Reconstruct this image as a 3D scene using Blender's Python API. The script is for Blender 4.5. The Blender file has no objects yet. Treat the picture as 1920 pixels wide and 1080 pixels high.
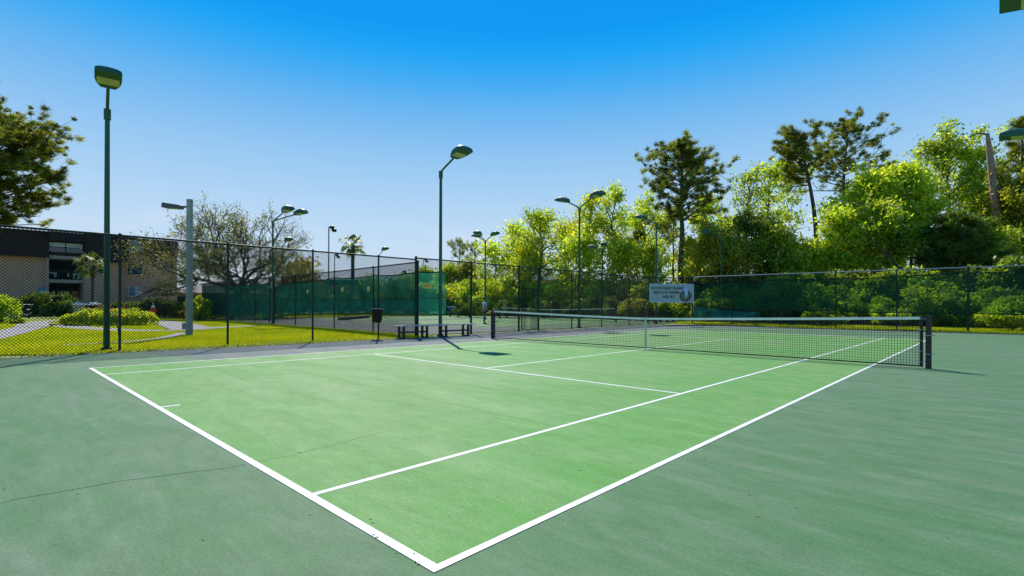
import bpy, bmesh, math, random
import numpy as np
from mathutils import Vector, Matrix

scene = bpy.context.scene
COL = scene.collection
R = math.radians

# ---------------------------------------------------------------- camera
CX, CY, CZ, YAW, ROLL, F = 1.9233, -1.4863, 1.2664, -0.762516, 0.003454, 954.92
cam_d = bpy.data.cameras.new('camera')
cam_d.sensor_width = 36.0
cam_d.lens = F / 1920 * 36
cam_d.shift_y = 32.04 / 1920
cam_d.clip_start = 0.05
cam_d.clip_end = 3000
cam = bpy.data.objects.new('camera', cam_d)
COL.objects.link(cam)
_f = Vector((math.sin(YAW), math.cos(YAW), 0)); _r = Vector((math.cos(YAW), -math.sin(YAW), 0)); _u = _r.cross(_f)
_r2 = _r * math.cos(ROLL) + _u * math.sin(ROLL); _u2 = -_r * math.sin(ROLL) + _u * math.cos(ROLL)
m = Matrix((_r2, _u2, -_f)).transposed().to_4x4()
m.translation = (CX, CY, CZ)
cam.matrix_world = m
scene.camera = cam

# ---------------------------------------------------------------- sun and sky
SUN_AZ, SUN_EL = R(147.2), R(47.6)          # direction towards the sun, maths angle in the ground plane
sd = Vector((math.cos(SUN_EL) * math.cos(SUN_AZ), math.cos(SUN_EL) * math.sin(SUN_AZ), math.sin(SUN_EL)))
sun_d = bpy.data.lights.new('sun', 'SUN')
sun_d.energy = 5.0
sun_d.angle = R(0.53)
sun_d.color = (1.0, 0.955, 0.87)
sun = bpy.data.objects.new('sun', sun_d)
COL.objects.link(sun)
sun.rotation_euler = sd.to_track_quat('Z', 'Y').to_euler()
sun.location = (0, 0, 60)

world = bpy.data.worlds.new('World')
scene.world = world
world.use_nodes = True
wn, wl = world.node_tree.nodes, world.node_tree.links
wn.clear()
wout = wn.new('ShaderNodeOutputWorld'); bg = wn.new('ShaderNodeBackground')
bg.inputs['Strength'].default_value = 0.1
sky = wn.new('ShaderNodeTexSky'); sky.sky_type = 'NISHITA'; sky.sun_disc = False
sky.sun_elevation = SUN_EL; sky.sun_rotation = math.pi / 2 - SUN_AZ
sky.air_density = 1.0; sky.dust_density = 0.2; sky.ozone_density = 3.0
tc = wn.new('ShaderNodeTexCoord'); sep = wn.new('ShaderNodeSeparateXYZ')
wl.new(tc.outputs['Generated'], sep.inputs[0])
ramp = wn.new('ShaderNodeValToRGB'); cr = ramp.color_ramp
SKYC = [(0.0, (.67, .79, .91)), (.075, (.60, .75, .91)), (.177, (.45, .67, .90)), (.274, (.29, .56, .88)),
        (.355, (.13, .455, .87)), (.42, (.01, .385, .91)), (.475, (.0, .335, .93)), (.75, (.003, .20, .74)), (1, (.003, .15, .62))]
cr.interpolation = 'B_SPLINE'
while len(cr.elements) < len(SKYC): cr.elements.new(.5)
for e, (p, c) in zip(cr.elements, SKYC):
    e.position = p; e.color = (*c, 1)
wl.new(sep.outputs['Z'], ramp.inputs[0])
# faint low clouds on the horizon
cn = wn.new('ShaderNodeTexNoise'); cn.inputs['Scale'].default_value = 5.0; cn.inputs['Detail'].default_value = 6
mp = wn.new('ShaderNodeMapping'); mp.inputs['Scale'].default_value = (1, 1, 5.0)
wl.new(tc.outputs['Generated'], mp.inputs[0]); wl.new(mp.outputs[0], cn.inputs['Vector'])
cm = wn.new('ShaderNodeMapRange'); cm.inputs['From Min'].default_value = .50; cm.inputs['From Max'].default_value = .68
wl.new(cn.outputs['Fac'], cm.inputs['Value'])
cz = wn.new('ShaderNodeMapRange'); cz.inputs['From Min'].default_value = .17; cz.inputs['From Max'].default_value = .05
wl.new(sep.outputs['Z'], cz.inputs['Value'])
cmul = wn.new('ShaderNodeMath'); cmul.operation = 'MULTIPLY'
wl.new(cm.outputs[0], cmul.inputs[0]); wl.new(cz.outputs[0], cmul.inputs[1])
cmul2 = wn.new('ShaderNodeMath'); cmul2.operation = 'MULTIPLY'; cmul2.inputs[1].default_value = .55
wl.new(cmul.outputs[0], cmul2.inputs[0])
cmix = wn.new('ShaderNodeMixRGB'); cmix.inputs[2].default_value = (.86, .84, .93, 1)
wl.new(ramp.outputs[0], cmix.inputs[1]); wl.new(cmul2.outputs[0], cmix.inputs[0])
scl = wn.new('ShaderNodeVectorMath'); scl.operation = 'SCALE'; scl.inputs['Scale'].default_value = 7.9
wl.new(cmix.outputs[0], scl.inputs[0])
smix = wn.new('ShaderNodeMixRGB'); smix.inputs[0].default_value = .985
wl.new(sky.outputs[0], smix.inputs[1]); wl.new(scl.outputs[0], smix.inputs[2])
wl.new(smix.outputs[0], bg.inputs['Color']); wl.new(bg.outputs[0], wout.inputs[0])

scene.view_settings.view_transform = 'Standard'
scene.view_settings.look = 'None'
scene.view_settings.exposure = 0.35
scene.view_settings.gamma = 1.0
scene.view_settings.use_curve_mapping = False
scene.render.resolution_x = 1024; scene.render.resolution_y = 576
scene.cycles.max_bounces = 8
scene.cycles.transparent_max_bounces = 24
scene.render.film_transparent = False

# ---------------------------------------------------------------- helpers
def at(px, d):
    """ground position (x, y) on the bearing of photo column px at view depth d metres"""
    k = (px - 960) / F
    return (CX + d * (_f.x + _r.x * k), CY + d * (_f.y + _r.y * k))
def zat(px, py, d):
    return CZ + (572.04 + (px - 960) * ROLL - py) * d / F

def link(o, parent=None):
    COL.objects.link(o)
    if parent is not None: o.parent = parent
    return o
def tag(o, label=None, cat=None, group=None, kind=None):
    if label: o['label'] = label
    if cat: o['category'] = cat
    if group: o['group'] = group
    if kind: o['kind'] = kind
    return o
def empty(name, loc, rz=0.0, label=None, cat=None, group=None):
    o = bpy.data.objects.new(name, None); link(o)
    o.location = loc; o.rotation_euler = (0, 0, rz); o.empty_display_size = .3
    return tag(o, label, cat, group)
def copy_tree(o, parent=None, **kw):
    c = o.copy(); COL.objects.link(c); c.parent = parent
    for ch in list(o.children): copy_tree(ch, c)
    return c

class MB:
    """collects shapes; build() links them as one mesh object"""
    def __init__(s): s.v = []; s.f = []; s.sm = []
    def add(s, vs, fs, smooth=False):
        b = len(s.v); s.v += [tuple(p) for p in vs]
        s.f += [tuple(i + b for i in f) for f in fs]; s.sm += [smooth] * len(fs)
        return s
    def box(s, x0, x1, y0, y1, z0, z1):
        return s.add([(x0, y0, z0), (x1, y0, z0), (x1, y1, z0), (x0, y1, z0), (x0, y0, z1), (x1, y0, z1), (x1, y1, z1), (x0, y1, z1)],
                     [(0, 3, 2, 1), (4, 5, 6, 7), (0, 1, 5, 4), (1, 2, 6, 5), (2, 3, 7, 6), (3, 0, 4, 7)])
    def bar(s, a, b, w, h, up=(0, 0, 1)):
        a, b = Vector(a), Vector(b); d = (b - a).normalized(); up = Vector(up)
        if abs(d.dot(up)) > .99: up = Vector((1, 0, 0))
        x = d.cross(up).normalized() * w / 2; y = x.cross(d).normalized() * h / 2
        return s.add([a - x - y, a + x - y, a + x + y, a - x + y, b - x - y, b + x - y, b + x + y, b - x + y],
                     [(0, 3, 2, 1), (4, 5, 6, 7), (0, 1, 5, 4), (1, 2, 6, 5), (2, 3, 7, 6), (3, 0, 4, 7)])
    def tube(s, pts, rad, n=8, cap=True, smooth=True):
        pts = [Vector(p) for p in pts]
        if not hasattr(rad, '__len__'): rad = [rad] * len(pts)
        vs = []; fs = []
        ref = Vector((0, 0, 1))
        d0 = (pts[-1] - pts[0]).normalized()
        if abs(d0.z) > .8: ref = Vector((1, 0, 0))
        for i, p in enumerate(pts):
            d = (pts[min(i + 1, len(pts) - 1)] - pts[max(i - 1, 0)]).normalized()
            x = d.cross(ref).normalized(); y = d.cross(x).normalized()
            for k in range(n):
                a = 2 * math.pi * k / n
                vs.append(p + (x * math.cos(a) + y * math.sin(a)) * rad[i])
        for i in range(len(pts) - 1):
            for k in range(n):
                a = i * n + k; b = i * n + (k + 1) % n
                fs.append((a, b, b + n, a + n))
        s.add(vs, fs, smooth)
        if cap:
            s.add(vs[:n], [tuple(range(n))]); s.add(vs[-n:], [tuple(reversed(range(n)))])
        return s
    def prism(s, poly, z0, z1):
        n = len(poly)
        vs = [(x, y, z0) for x, y in poly] + [(x, y, z1) for x, y in poly]
        fs = [tuple(reversed(range(n))), tuple(range(n, 2 * n))] + [(i, (i + 1) % n, (i + 1) % n + n, i + n) for i in range(n)]
        return s.add(vs, fs)
    def ellipsoid(s, c, r, nu=12, nv=8, z0=-1.0):
        vs = []; fs = []
        for j in range(nv + 1):
            t = -math.pi / 2 + math.pi * j / nv
            for i in range(nu):
                a = 2 * math.pi * i / nu
                vs.append((c[0] + r[0] * math.cos(t) * math.cos(a), c[1] + r[1] * math.cos(t) * math.sin(a), c[2] + r[2] * max(z0, math.sin(t))))
        for j in range(nv):
            for i in range(nu):
                a = j * nu + i; b = j * nu + (i + 1) % nu
                fs.append((a, b, b + nu, a + nu))
        return s.add(vs, fs, True)
    def mesh(s, name, mat=None):
        me = bpy.data.meshes.new(name); me.from_pydata(s.v, [], s.f)
        me.polygons.foreach_set('use_smooth', s.sm)
        if mat: me.materials.append(mat)
        me.update(); return me
    def build(s, name, mat, parent=None, bevel=0):
        me = s.mesh(name, mat)
        if bevel:
            bm = bmesh.new(); bm.from_mesh(me)
            bmesh.ops.bevel(bm, geom=list(bm.edges), offset=bevel, segments=1, affect='EDGES', clamp_overlap=True)
            bm.to_mesh(me); bm.free()
        return link(bpy.data.objects.new(name, me), parent)

def quads_mesh(name, V, mat, attr=None, nper=4):
    """V: (n*nper,3) array, every nper verts one face"""
    V = np.asarray(V, dtype=np.float32); n = len(V) // nper
    me = bpy.data.meshes.new(name)
    me.vertices.add(n * nper); me.vertices.foreach_set('co', V.ravel())
    me.loops.add(n * nper); me.loops.foreach_set('vertex_index', np.arange(n * nper, dtype=np.int32))
    me.polygons.add(n); me.polygons.foreach_set('loop_start', np.arange(0, n * nper, nper, dtype=np.int32))
    me.polygons.foreach_set('loop_total', np.full(n, nper, dtype=np.int32))
    if attr is not None:
        a = me.attributes.new('tint', 'FLOAT', 'POINT')
        a.data.foreach_set('value', np.repeat(np.asarray(attr, dtype=np.float32), nper))
    me.materials.append(mat); me.update(calc_edges=True); me.validate()
    return me

# ---------------------------------------------------------------- materials
def mat(name, col, rough=.6, metal=0.0, var=0.0, vscale=6.0, bump=0.0, bscale=60.0, col2=None, spec=.5):
    m = bpy.data.materials.new(name); m.use_nodes = True
    n, l = m.node_tree.nodes, m.node_tree.links
    b = n['Principled BSDF']; b.inputs['Base Color'].default_value = (*col, 1)
    b.inputs['Roughness'].default_value = rough; b.inputs['Metallic'].default_value = metal
    b.inputs['Specular IOR Level'].default_value = spec
    tcn = n.new('ShaderNodeTexCoord')
    if var or col2:
        t = n.new('ShaderNodeTexNoise'); t.inputs['Scale'].default_value = vscale; t.inputs['Detail'].default_value = 6
        l.new(tcn.outputs['Object'], t.inputs['Vector'])
        mr = n.new('ShaderNodeMapRange'); mr.inputs['From Min'].default_value = .32; mr.inputs['From Max'].default_value = .68
        l.new(t.outputs['Fac'], mr.inputs['Value'])
        mx = n.new('ShaderNodeMixRGB'); l.new(mr.outputs[0], mx.inputs[0])
        c2 = col2 if col2 else tuple(min(1, c * (1 + var)) for c in col)
        c1 = col if col2 else tuple(c * (1 - var) for c in col)
        mx.inputs[1].default_value = (*c1, 1); mx.inputs[2].default_value = (*c2, 1)
        l.new(mx.outputs[0], b.inputs['Base Color'])
    if bump:
        t = n.new('ShaderNodeTexNoise'); t.inputs['Scale'].default_value = bscale; t.inputs['Detail'].default_value = 4
        l.new(tcn.outputs['Object'], t.inputs['Vector'])
        bp = n.new('ShaderNodeBump'); bp.inputs['Strength'].default_value = bump; bp.inputs['Distance'].default_value = .01
        l.new(t.outputs['Fac'], bp.inputs['Height']); l.new(bp.outputs[0], b.inputs['Normal'])
    return m

def leaf_mat(name, c1, c2, trans=.5, tcol=1.35, c3=None):
    """diffuse + translucent leaf, each leaf its own tint"""
    m = bpy.data.materials.new(name); m.use_nodes = True
    n, l = m.node_tree.nodes, m.node_tree.links; n.clear()
    out = n.new('ShaderNodeOutputMaterial')
    at_ = n.new('ShaderNodeAttribute'); at_.attribute_name = 'tint'
    rp = n.new('ShaderNodeValToRGB'); rp.color_ramp.elements[0].color = (*c1, 1); rp.color_ramp.elements[1].color = (*c2, 1)
    if c3:
        e = rp.color_ramp.elements.new(.93); e.color = (*c2, 1); rp.color_ramp.elements[2].color = (*c3, 1)
    l.new(at_.outputs['Fac'], rp.inputs[0])
    df = n.new('ShaderNodeBsdfPrincipled'); df.inputs['Roughness'].default_value = .5; df.inputs['Specular IOR Level'].default_value = .3
    tr = n.new('ShaderNodeBsdfTranslucent')
    g = n.new('ShaderNodeVectorMath'); g.operation = 'MULTIPLY'; g.inputs[1].default_value = (tcol * 1.1, tcol, tcol * .35)
    l.new(rp.outputs[0], df.inputs['Base Color']); l.new(rp.outputs[0], g.inputs[0]); l.new(g.outputs[0], tr.inputs['Color'])
    mx = n.new('ShaderNodeMixShader'); mx.inputs[0].default_value = trans
    l.new(df.outputs[0], mx.inputs[1]); l.new(tr.outputs[0], mx.inputs[2]); l.new(mx.outputs[0], out.inputs[0])
    return m

def court_mat(name, c1, c2, c3, rough=.70):
    """acrylic sport surface: broad worn patches, squeegee streaks, fine grit"""
    m = bpy.data.materials.new(name); m.use_nodes = True
    n, l = m.node_tree.nodes, m.node_tree.links; b = n['Principled BSDF']
    g = n.new('ShaderNodeNewGeometry')
    def noise(scale, detail, rot=0, sc=(1, 1, 1), rg=.6):
        mp_ = n.new('ShaderNodeMapping'); mp_.inputs['Rotation'].default_value = (0, 0, rot); mp_.inputs['Scale'].default_value = sc
        t = n.new('ShaderNodeTexNoise'); t.inputs['Scale'].default_value = scale; t.inputs['Detail'].default_value = detail; t.inputs['Roughness'].default_value = rg
        l.new(g.outputs['Position'], mp_.inputs[0]); l.new(mp_.outputs[0], t.inputs['Vector']); return t
    def rng(t, a, b_, o1=0, o2=1):
        r_ = n.new('ShaderNodeMapRange'); r_.inputs['From Min'].default_value = a; r_.inputs['From Max'].default_value = b_
        r_.inputs['To Min'].default_value = o1; r_.inputs['To Max'].default_value = o2
        l.new(t.outputs[0], r_.inputs['Value']); return r_
    big = rng(noise(.16, 5), .35, .65)
    m1 = n.new('ShaderNodeMixRGB'); m1.inputs[1].default_value = (*c1, 1); m1.inputs[2].default_value = (*c2, 1); l.new(big.outputs[0], m1.inputs[0])
    st_n = noise(1.6, 12, R(-38), (.42, 1.7, 1), .76); st_n.inputs['Distortion'].default_value = .7
    st = rng(st_n, .44, .72, 0, .62)
    m2 = n.new('ShaderNodeMixRGB'); m2.inputs[2].default_value = (*c3, 1); l.new(m1.outputs[0], m2.inputs[1]); l.new(st.outputs[0], m2.inputs[0])
    med = rng(noise(3.0, 8, R(15), (1, 1.6, 1), .7), .3, .7, .86, 1.14)
    fine = rng(noise(48, 9, rg=.9), .3, .7, .55, 1.45)
    mu = n.new('ShaderNodeMath'); mu.operation = 'MULTIPLY'; l.new(med.outputs[0], mu.inputs[0]); l.new(fine.outputs[0], mu.inputs[1])
    s2 = rng(noise(7.0, 10, R(-44), (.22, 1.5, 1), .8), .56, .74, 0, .6)
    m3 = n.new('ShaderNodeMixRGB'); m3.inputs[2].default_value = (*[c * 1.12 for c in c3], 1); l.new(m2.outputs[0], m3.inputs[1]); l.new(s2.outputs[0], m3.inputs[0])
    s3 = rng(noise(4.0, 10, R(-30), (.4, 1.5, 1), .8), .26, .42, .45, 0)
    m4 = n.new('ShaderNodeMixRGB'); m4.inputs[2].default_value = (*[c * .62 for c in c1], 1); l.new(m3.outputs[0], m4.inputs[1]); l.new(s3.outputs[0], m4.inputs[0])
    sc_ = n.new('ShaderNodeVectorMath'); sc_.operation = 'SCALE'; l.new(m4.outputs[0], sc_.inputs[0]); l.new(mu.outputs[0], sc_.inputs['Scale'])
    l.new(sc_.outputs[0], b.inputs['Base Color'])
    rr = rng(noise(.7, 5, R(-44), (.5, 2, 1)), .3, .7, rough - .08, rough + .1); l.new(rr.outputs[0], b.inputs['Roughness'])
    b.inputs['Specular IOR Level'].default_value = .17
    bp = n.new('ShaderNodeBump'); bp.inputs['Strength'].default_value = .35; bp.inputs['Distance'].default_value = .004
    l.new(noise(160, 3).outputs[0], bp.inputs['Height']); l.new(bp.outputs[0], b.inputs['Normal'])
    return m

def screen_mat(name, col, alpha):
    m = bpy.data.materials.new(name); m.use_nodes = True
    n, l = m.node_tree.nodes, m.node_tree.links; n.clear()
    out = n.new('ShaderNodeOutputMaterial'); tr = n.new('ShaderNodeBsdfTransparent'); tr.inputs[0].default_value = (.66, .95, .82, 1)
    df = n.new('ShaderNodeBsdfDiffuse'); tl = n.new('ShaderNodeBsdfTranslucent')
    tcn = n.new('ShaderNodeTexCoord')
    t = n.new('ShaderNodeTexNoise'); t.inputs['Scale'].default_value = 1.4; t.inputs['Detail'].default_value = 6; l.new(tcn.outputs['Object'], t.inputs['Vector'])
    mr = n.new('ShaderNodeMapRange'); mr.inputs['From Min'].default_value = .3; mr.inputs['From Max'].default_value = .7
    mr.inputs['To Min'].default_value = .65; mr.inputs['To Max'].default_value = 1.35; l.new(t.outputs[0], mr.inputs['Value'])
    sc_ = n.new('ShaderNodeVectorMath'); sc_.operation = 'SCALE'; sc_.inputs[0].default_value = col; l.new(mr.outputs[0], sc_.inputs['Scale'])
    l.new(sc_.outputs[0], df.inputs[0]); l.new(sc_.outputs[0], tl.inputs[0])
    a = n.new('ShaderNodeMixShader'); a.inputs[0].default_value = .5; l.new(df.outputs[0], a.inputs[1]); l.new(tl.outputs[0], a.inputs[2])
    x = n.new('ShaderNodeMixShader'); l.new(tr.outputs[0], x.inputs[1]); l.new(a.outputs[0], x.inputs[2])
    ar = n.new('ShaderNodeMapRange'); ar.inputs['From Min'].default_value = .3; ar.inputs['From Max'].default_value = .7
    ar.inputs['To Min'].default_value = alpha - .08; ar.inputs['To Max'].default_value = alpha + .08; l.new(t.outputs[0], ar.inputs['Value'])
    l.new(ar.outputs[0], x.inputs[0]); l.new(x.outputs[0], out.inputs[0])
    return m

def bark_mat(name, c1, c2, sc=6):
    return mat(name, c1, .9, col2=c2, vscale=sc, bump=.8, bscale=22)

M = {}
M['outer'] = court_mat('dark_green_acrylic', (.055, .152, .052), (.086, .155, .073), (.155, .200, .132))
M['inner'] = court_mat('light_green_acrylic', (.070, .240, .036), (.125, .240, .068), (.20, .300, .125))
M['line'] = mat('white_line_paint', (.55, .54, .53), .6, col2=(.70, .68, .675), vscale=7, bump=.2, bscale=120)
M['faint'] = mat('worn_line_paint', (.100, .250, .060), .75, var=.12, vscale=8, spec=.15)
M['crack'] = mat('crack_dark', (.03, .045, .035), .9)
M['crackfaint'] = mat('crack_filled', (.05, .14, .04), .9, var=.3, vscale=9)
M['stain'] = mat('stain', (.036, .12, .058), .7, var=.2, vscale=10)
M['asphalt'] = court_mat('court_border_grey', (.140, .145, .138), (.105, .140, .115), (.185, .190, .182), .8)
M['grass'] = mat('grass_ground', (.13, .18, .012), .95, col2=(.26, .29, .02), vscale=.6, bump=.6, bscale=40)
M['path'] = mat('concrete_path', (.31, .29, .265), .9, var=.12, vscale=8, bump=.3)
M['fgreen'] = mat('dark_green_vinyl', (.008, .030, .022), .5, var=.2, vscale=3, spec=.25)
M['wire'] = mat('vinyl_wire', (.006, .012, .010), .7, spec=.2)
M['lampgreen'] = mat('green_lamp_paint', (.014, .085, .040), .55, var=.15, vscale=4)
M['lens'] = mat('court_lit_lens', (.42, .44, .20), .15, spec=.6)  # yellow-green reflection of the court is put into the lens colour
M['black'] = mat('black_paint', (.012, .011, .013), .4)
M['netblack'] = mat('black_net_cord', (.018, .018, .02), .7)
M['tape'] = mat('white_net_tape', (.88, .80, .68), .75, var=.12, vscale=6)
M['strap'] = mat('pale_green_strap', (.36, .55, .38), .8)
M['steel'] = mat('bright_steel', (.6, .6, .6), .35, metal=.9)
M['wood'] = mat('weathered_bench_wood', (.34, .32, .27), .85, col2=(.52, .49, .42), vscale=14, bump=.4)
M['benchleg'] = mat('dark_bench_frame', (.018, .026, .022), .55)
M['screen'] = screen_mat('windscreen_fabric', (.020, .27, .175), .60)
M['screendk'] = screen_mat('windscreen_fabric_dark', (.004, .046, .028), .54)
M['screenlow'] = screen_mat('low_windscreen', (.008, .11, .13), .66)
M['hem'] = mat('windscreen_hem', (.008, .05, .035), .8)
M['yellow'] = mat('yellow_plate', (.72, .60, .14), .6)
M['red'] = mat('red_paint', (.62, .03, .015), .4)
M['white'] = mat('white_paint', (.75, .76, .75), .5)
M['signface'] = mat('sign_face', (.36, .42, .32), .6, col2=(.44, .48, .42), vscale=1.6)
M['signtext'] = mat('sign_lettering', (.02, .045, .04), .6)
M['brown'] = mat('emblem_brown', (.07, .06, .03), .7, col2=(.18, .16, .16), vscale=4)
M['paleblue'] = mat('pale_blue', (.45, .62, .74), .7)
M['olive'] = mat('emblem_olive', (.20, .22, .03), .7)
M['stucco'] = mat('tan_stucco', (.52, .30, .185), .9, col2=(.60, .37, .24), vscale=1.2, bump=.3)
M['stucco2'] = mat('light_tan_trim', (.42, .35, .28), .9, var=.08)
M['shingle'] = mat('dark_shingle', (.036, .022, .018), .9, col2=(.065, .042, .034), vscale=9, spec=.08)
M['glass'] = mat('window_glass', (.03, .10, .14), .08, spec=.8)
M['glassw'] = mat('pale_curtain', (.55, .66, .72), .4)
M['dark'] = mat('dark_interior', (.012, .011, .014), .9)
M['frame'] = mat('window_frame', (.55, .58, .58), .5)
M['blue'] = mat('blue_plate', (.03, .26, .48), .5)
M['orange'] = mat('orange_plate', (.62, .28, .08), .6)
M['brick'] = mat('pale_brick', (.42, .33, .26), .9, var=.2, vscale=9)
M['timber'] = mat('grey_timber_pole', (.22, .25, .22), .85, col2=(.36, .38, .34), vscale=9, bump=.5)
M['bronze'] = mat('bronze_lamp', (.10, .085, .07), .5)
M['grey'] = mat('grey_galvanised', (.22, .25, .28), .5)
M['tyre'] = mat('tyre_rubber', (.015, .015, .016), .8)
M['skin'] = mat('skin', (.45, .25, .17), .55)
M['hair'] = mat('dark_hair', (.02, .014, .01), .6)
M['shirt'] = mat('light_blue_shirt', (.50, .66, .80), .8)
M['shorts'] = mat('olive_trousers', (.075, .085, .055), .85)
M['shoe'] = mat('dark_shoe', (.02, .02, .025), .6)
M['barkd'] = bark_mat('pine_bark', (.045, .032, .026), (.11, .075, .055))
M['barkg'] = bark_mat('grey_bark', (.06, .052, .042), (.13, .115, .095))
M['snag'] = bark_mat('bare_dead_wood', (.20, .11, .085), (.38, .25, .20))
M['l_bright'] = leaf_mat('bright_spring_leaves', (.16, .27, .014), (.50, .64, .05), .58, 1.6, (.65, .60, .12))
M['l_yellow'] = leaf_mat('yellow_green_leaves', (.24, .35, .014), (.54, .61, .045), .6, 1.5, (.55, .34, .06))
M['l_mid'] = leaf_mat('mid_green_leaves', (.075, .15, .012), (.42, .54, .035), .55, 1.6, (.5, .52, .2))
M['l_dark'] = leaf_mat('dark_green_leaves', (.035, .085, .012), (.19, .28, .035), .48, 1.2, (.30, .34, .12))
M['l_olive'] = leaf_mat('olive_leaves', (.14, .19, .018), (.40, .41, .05), .55, 1.4, (.55, .42, .08))
M['l_oak'] = leaf_mat('oak_leaves', (.06, .085, .025), (.27, .28, .08), .45, 1.3, (.5, .48, .30))
M['l_pine'] = leaf_mat('pine_needles', (.035, .065, .014), (.34, .38, .035), .5, 1.4, (.42, .32, .06))
M['l_rust'] = leaf_mat('rust_leaves', (.20, .11, .02), (.38, .28, .05), .5, 1.1)
M['l_palm'] = leaf_mat('palm_leaves', (.06, .11, .02), (.24, .29, .05), .4, 1.15)
M['g_blade'] = leaf_mat('grass_blades', (.24, .33, .008), (.56, .62, .012), .55, 1.2, (.60, .50, .08))
M['litter'] = leaf_mat('dry_leaves', (.06, .035, .015), (.20, .12, .05), .1, 1)
M['flower'] = mat('red_flowers', (.6, .03, .02), .7)

# ---------------------------------------------------------------- ground
W = 10.97; L = 23.77
def sheet(name, poly, z, m_, kind='structure', thick=0):
    mb = MB()
    if thick: mb.prism(poly, z - thick, z)
    else: mb.add([(x, y, z) for x, y in poly], [tuple(range(len(poly)))])
    return tag(mb.build(name, m_), kind=kind)
sheet('ground', [(-1500, -1500), (1500, -1500), (1500, 1500), (-1500, 1500)], -.02, M['grass'])
sheet('court_surround', [(-14.55, -9), (6.5, -9), (6.5, 31.6), (-12.9, 31.6), (-14.75, 29.2), (-14.75, 13.6), (-14.35, 12.9), (-14.2, 8), (-14.35, 3), (-14.75, 0)], .0, M['outer'], thick=.06)
rnb = random.Random(9)
sheet('court_border', [(-10.98 - 3.5 * k / 14, 2.2 + rnb.uniform(-.25, .25) - k * .05) for k in range(15)] + [(-14.30, 4.5), (-14.2, 8), (-14.35, 12.9), (-14.7, 13.68), (-10.98, 13.68)], .0013, M['asphalt'])
# the bare grey strip round the far edges
sheet('court_border', [(-14.745, 13.7), (-10.98, 13.7), (-10.98, 27.8), (-10.5, 28.6), (6.49, 30.5), (6.49, 31.59), (-12.9, 31.59), (-14.745, 29.2)], .0012, M['asphalt'])
sheet('court_playing_area', [(-W, 0), (0, 0), (0, L), (-W, L)], .0024, M['inner'])
def line(x0, x1, y0, y1, name='court_line', m_=None, z=.0040):
    return sheet(name, [(x0, y0), (x1, y0), (x1, y1), (x0, y1)], z, m_ or M['line'])
lw = .05
line(-W, 0, 0, .058)                          # near baseline
line(-W, 0, L - .10, L)
line(-lw, 0, .058, L - .10); line(-W, -W + lw, .058, L - .10)
for xs in (-1.37, -9.60): line(xs - lw / 2, xs + lw / 2, .058, L - .10)
for ys in (5.485, 18.285): line(-9.60 + lw / 2, -1.37 - lw / 2, ys - lw / 2, ys + lw / 2)
line(-5.485 - lw / 2, -5.485 + lw / 2, 5.485 + lw / 2, 18.285 - lw / 2)
line(-5.485 - lw / 2, -5.485 + lw / 2, .058, .26); line(-5.485 - lw / 2, -5.485 + lw / 2, L - .30, L - .10)
# old worn practice lines, just showing through the paint
def strip(name, pts, w, m_, z, jitter=0.0, seed=1):
    rnd = random.Random(seed); P = []
    for (x0, y0), (x1, y1) in zip(pts[:-1], pts[1:]):
        n = max(1, int(math.hypot(x1 - x0, y1 - y0) / .06)) if jitter else 1
        for i in range(n): P.append((x0 + (x1 - x0) * i / n + rnd.uniform(-jitter, jitter), y0 + (y1 - y0) * i / n + rnd.uniform(-jitter, jitter)))
    P.append(pts[-1]); vs = []; fs = []
    for i, p in enumerate(P):
        a = Vector(P[max(0, i - 1)]); b = Vector(P[min(len(P) - 1, i + 1)]); d = (b - a).normalized(); nn = Vector((-d.y, d.x))
        ww = w * (rnd.uniform(.45, 1.4) if jitter else 1) / 2
        vs += [(p[0] + nn.x * ww, p[1] + nn.y * ww, z), (p[0] - nn.x * ww, p[1] - nn.y * ww, z)]
    for i in range(len(P) - 1): fs.append((2 * i, 2 * i + 1, 2 * i + 3, 2 * i + 2))
    return tag(MB().add(vs, fs).build(name, m_), kind='structure')
def gp(px, py, z=0.0):
    d = (CZ - z) * F / (py - 572.04 - (px - 960) * ROLL); x, y = at(px, d); return (x, y)
strip('worn_line', [gp(600, 705), gp(1045, 800)], .03, M['faint'], .0032)
strip('crack', [gp(x, y) for x, y in ((-60, 962), (0, 944), (75, 928), (150, 916), (225, 902), (300, 893), (370, 884), (430, 877), (462, 871))], .008, M['crack'], .0012, .012, 3)
strip('crack', [gp(x, y) for x, y in ((482, 866), (540, 856), (620, 836), (700, 815), (735, 807))], .006, M['crackfaint'], .0034, .010, 4)
for (px, py, r_, sd_) in ((108, 1018, .022, 1),):
    x, y = gp(px, py); rn = random.Random(sd_)
    sheet('stain', [(x + r_ * rn.uniform(.7, 1.2) * math.cos(a / 12 * 6.283), y + r_ * rn.uniform(.7, 1.2) * math.sin(a / 12 * 6.283)) for a in range(12)], .0011, M['stain'])
# scuffs and chips on the near baseline
for i, (px, py, s_) in enumerate(((700, 983, .012), (704, 990, .016), (706, 1013, .012), (712, 1018, .018), (735, 1034, .008), (748, 1046, .009), (784, 1063, .008), (790, 1067, .010))):
    x, y = gp(px - 4, py - 9); rn = random.Random(i + 20)
    sheet('paint_chip', [(x + s_ * rn.uniform(.3, 1.1) * math.cos(a / 7 * 6.283), y + s_ * rn.uniform(.3, 1.1) * math.sin(a / 7 * 6.283)) for a in range(7)], .0046, M['stain'])

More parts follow.
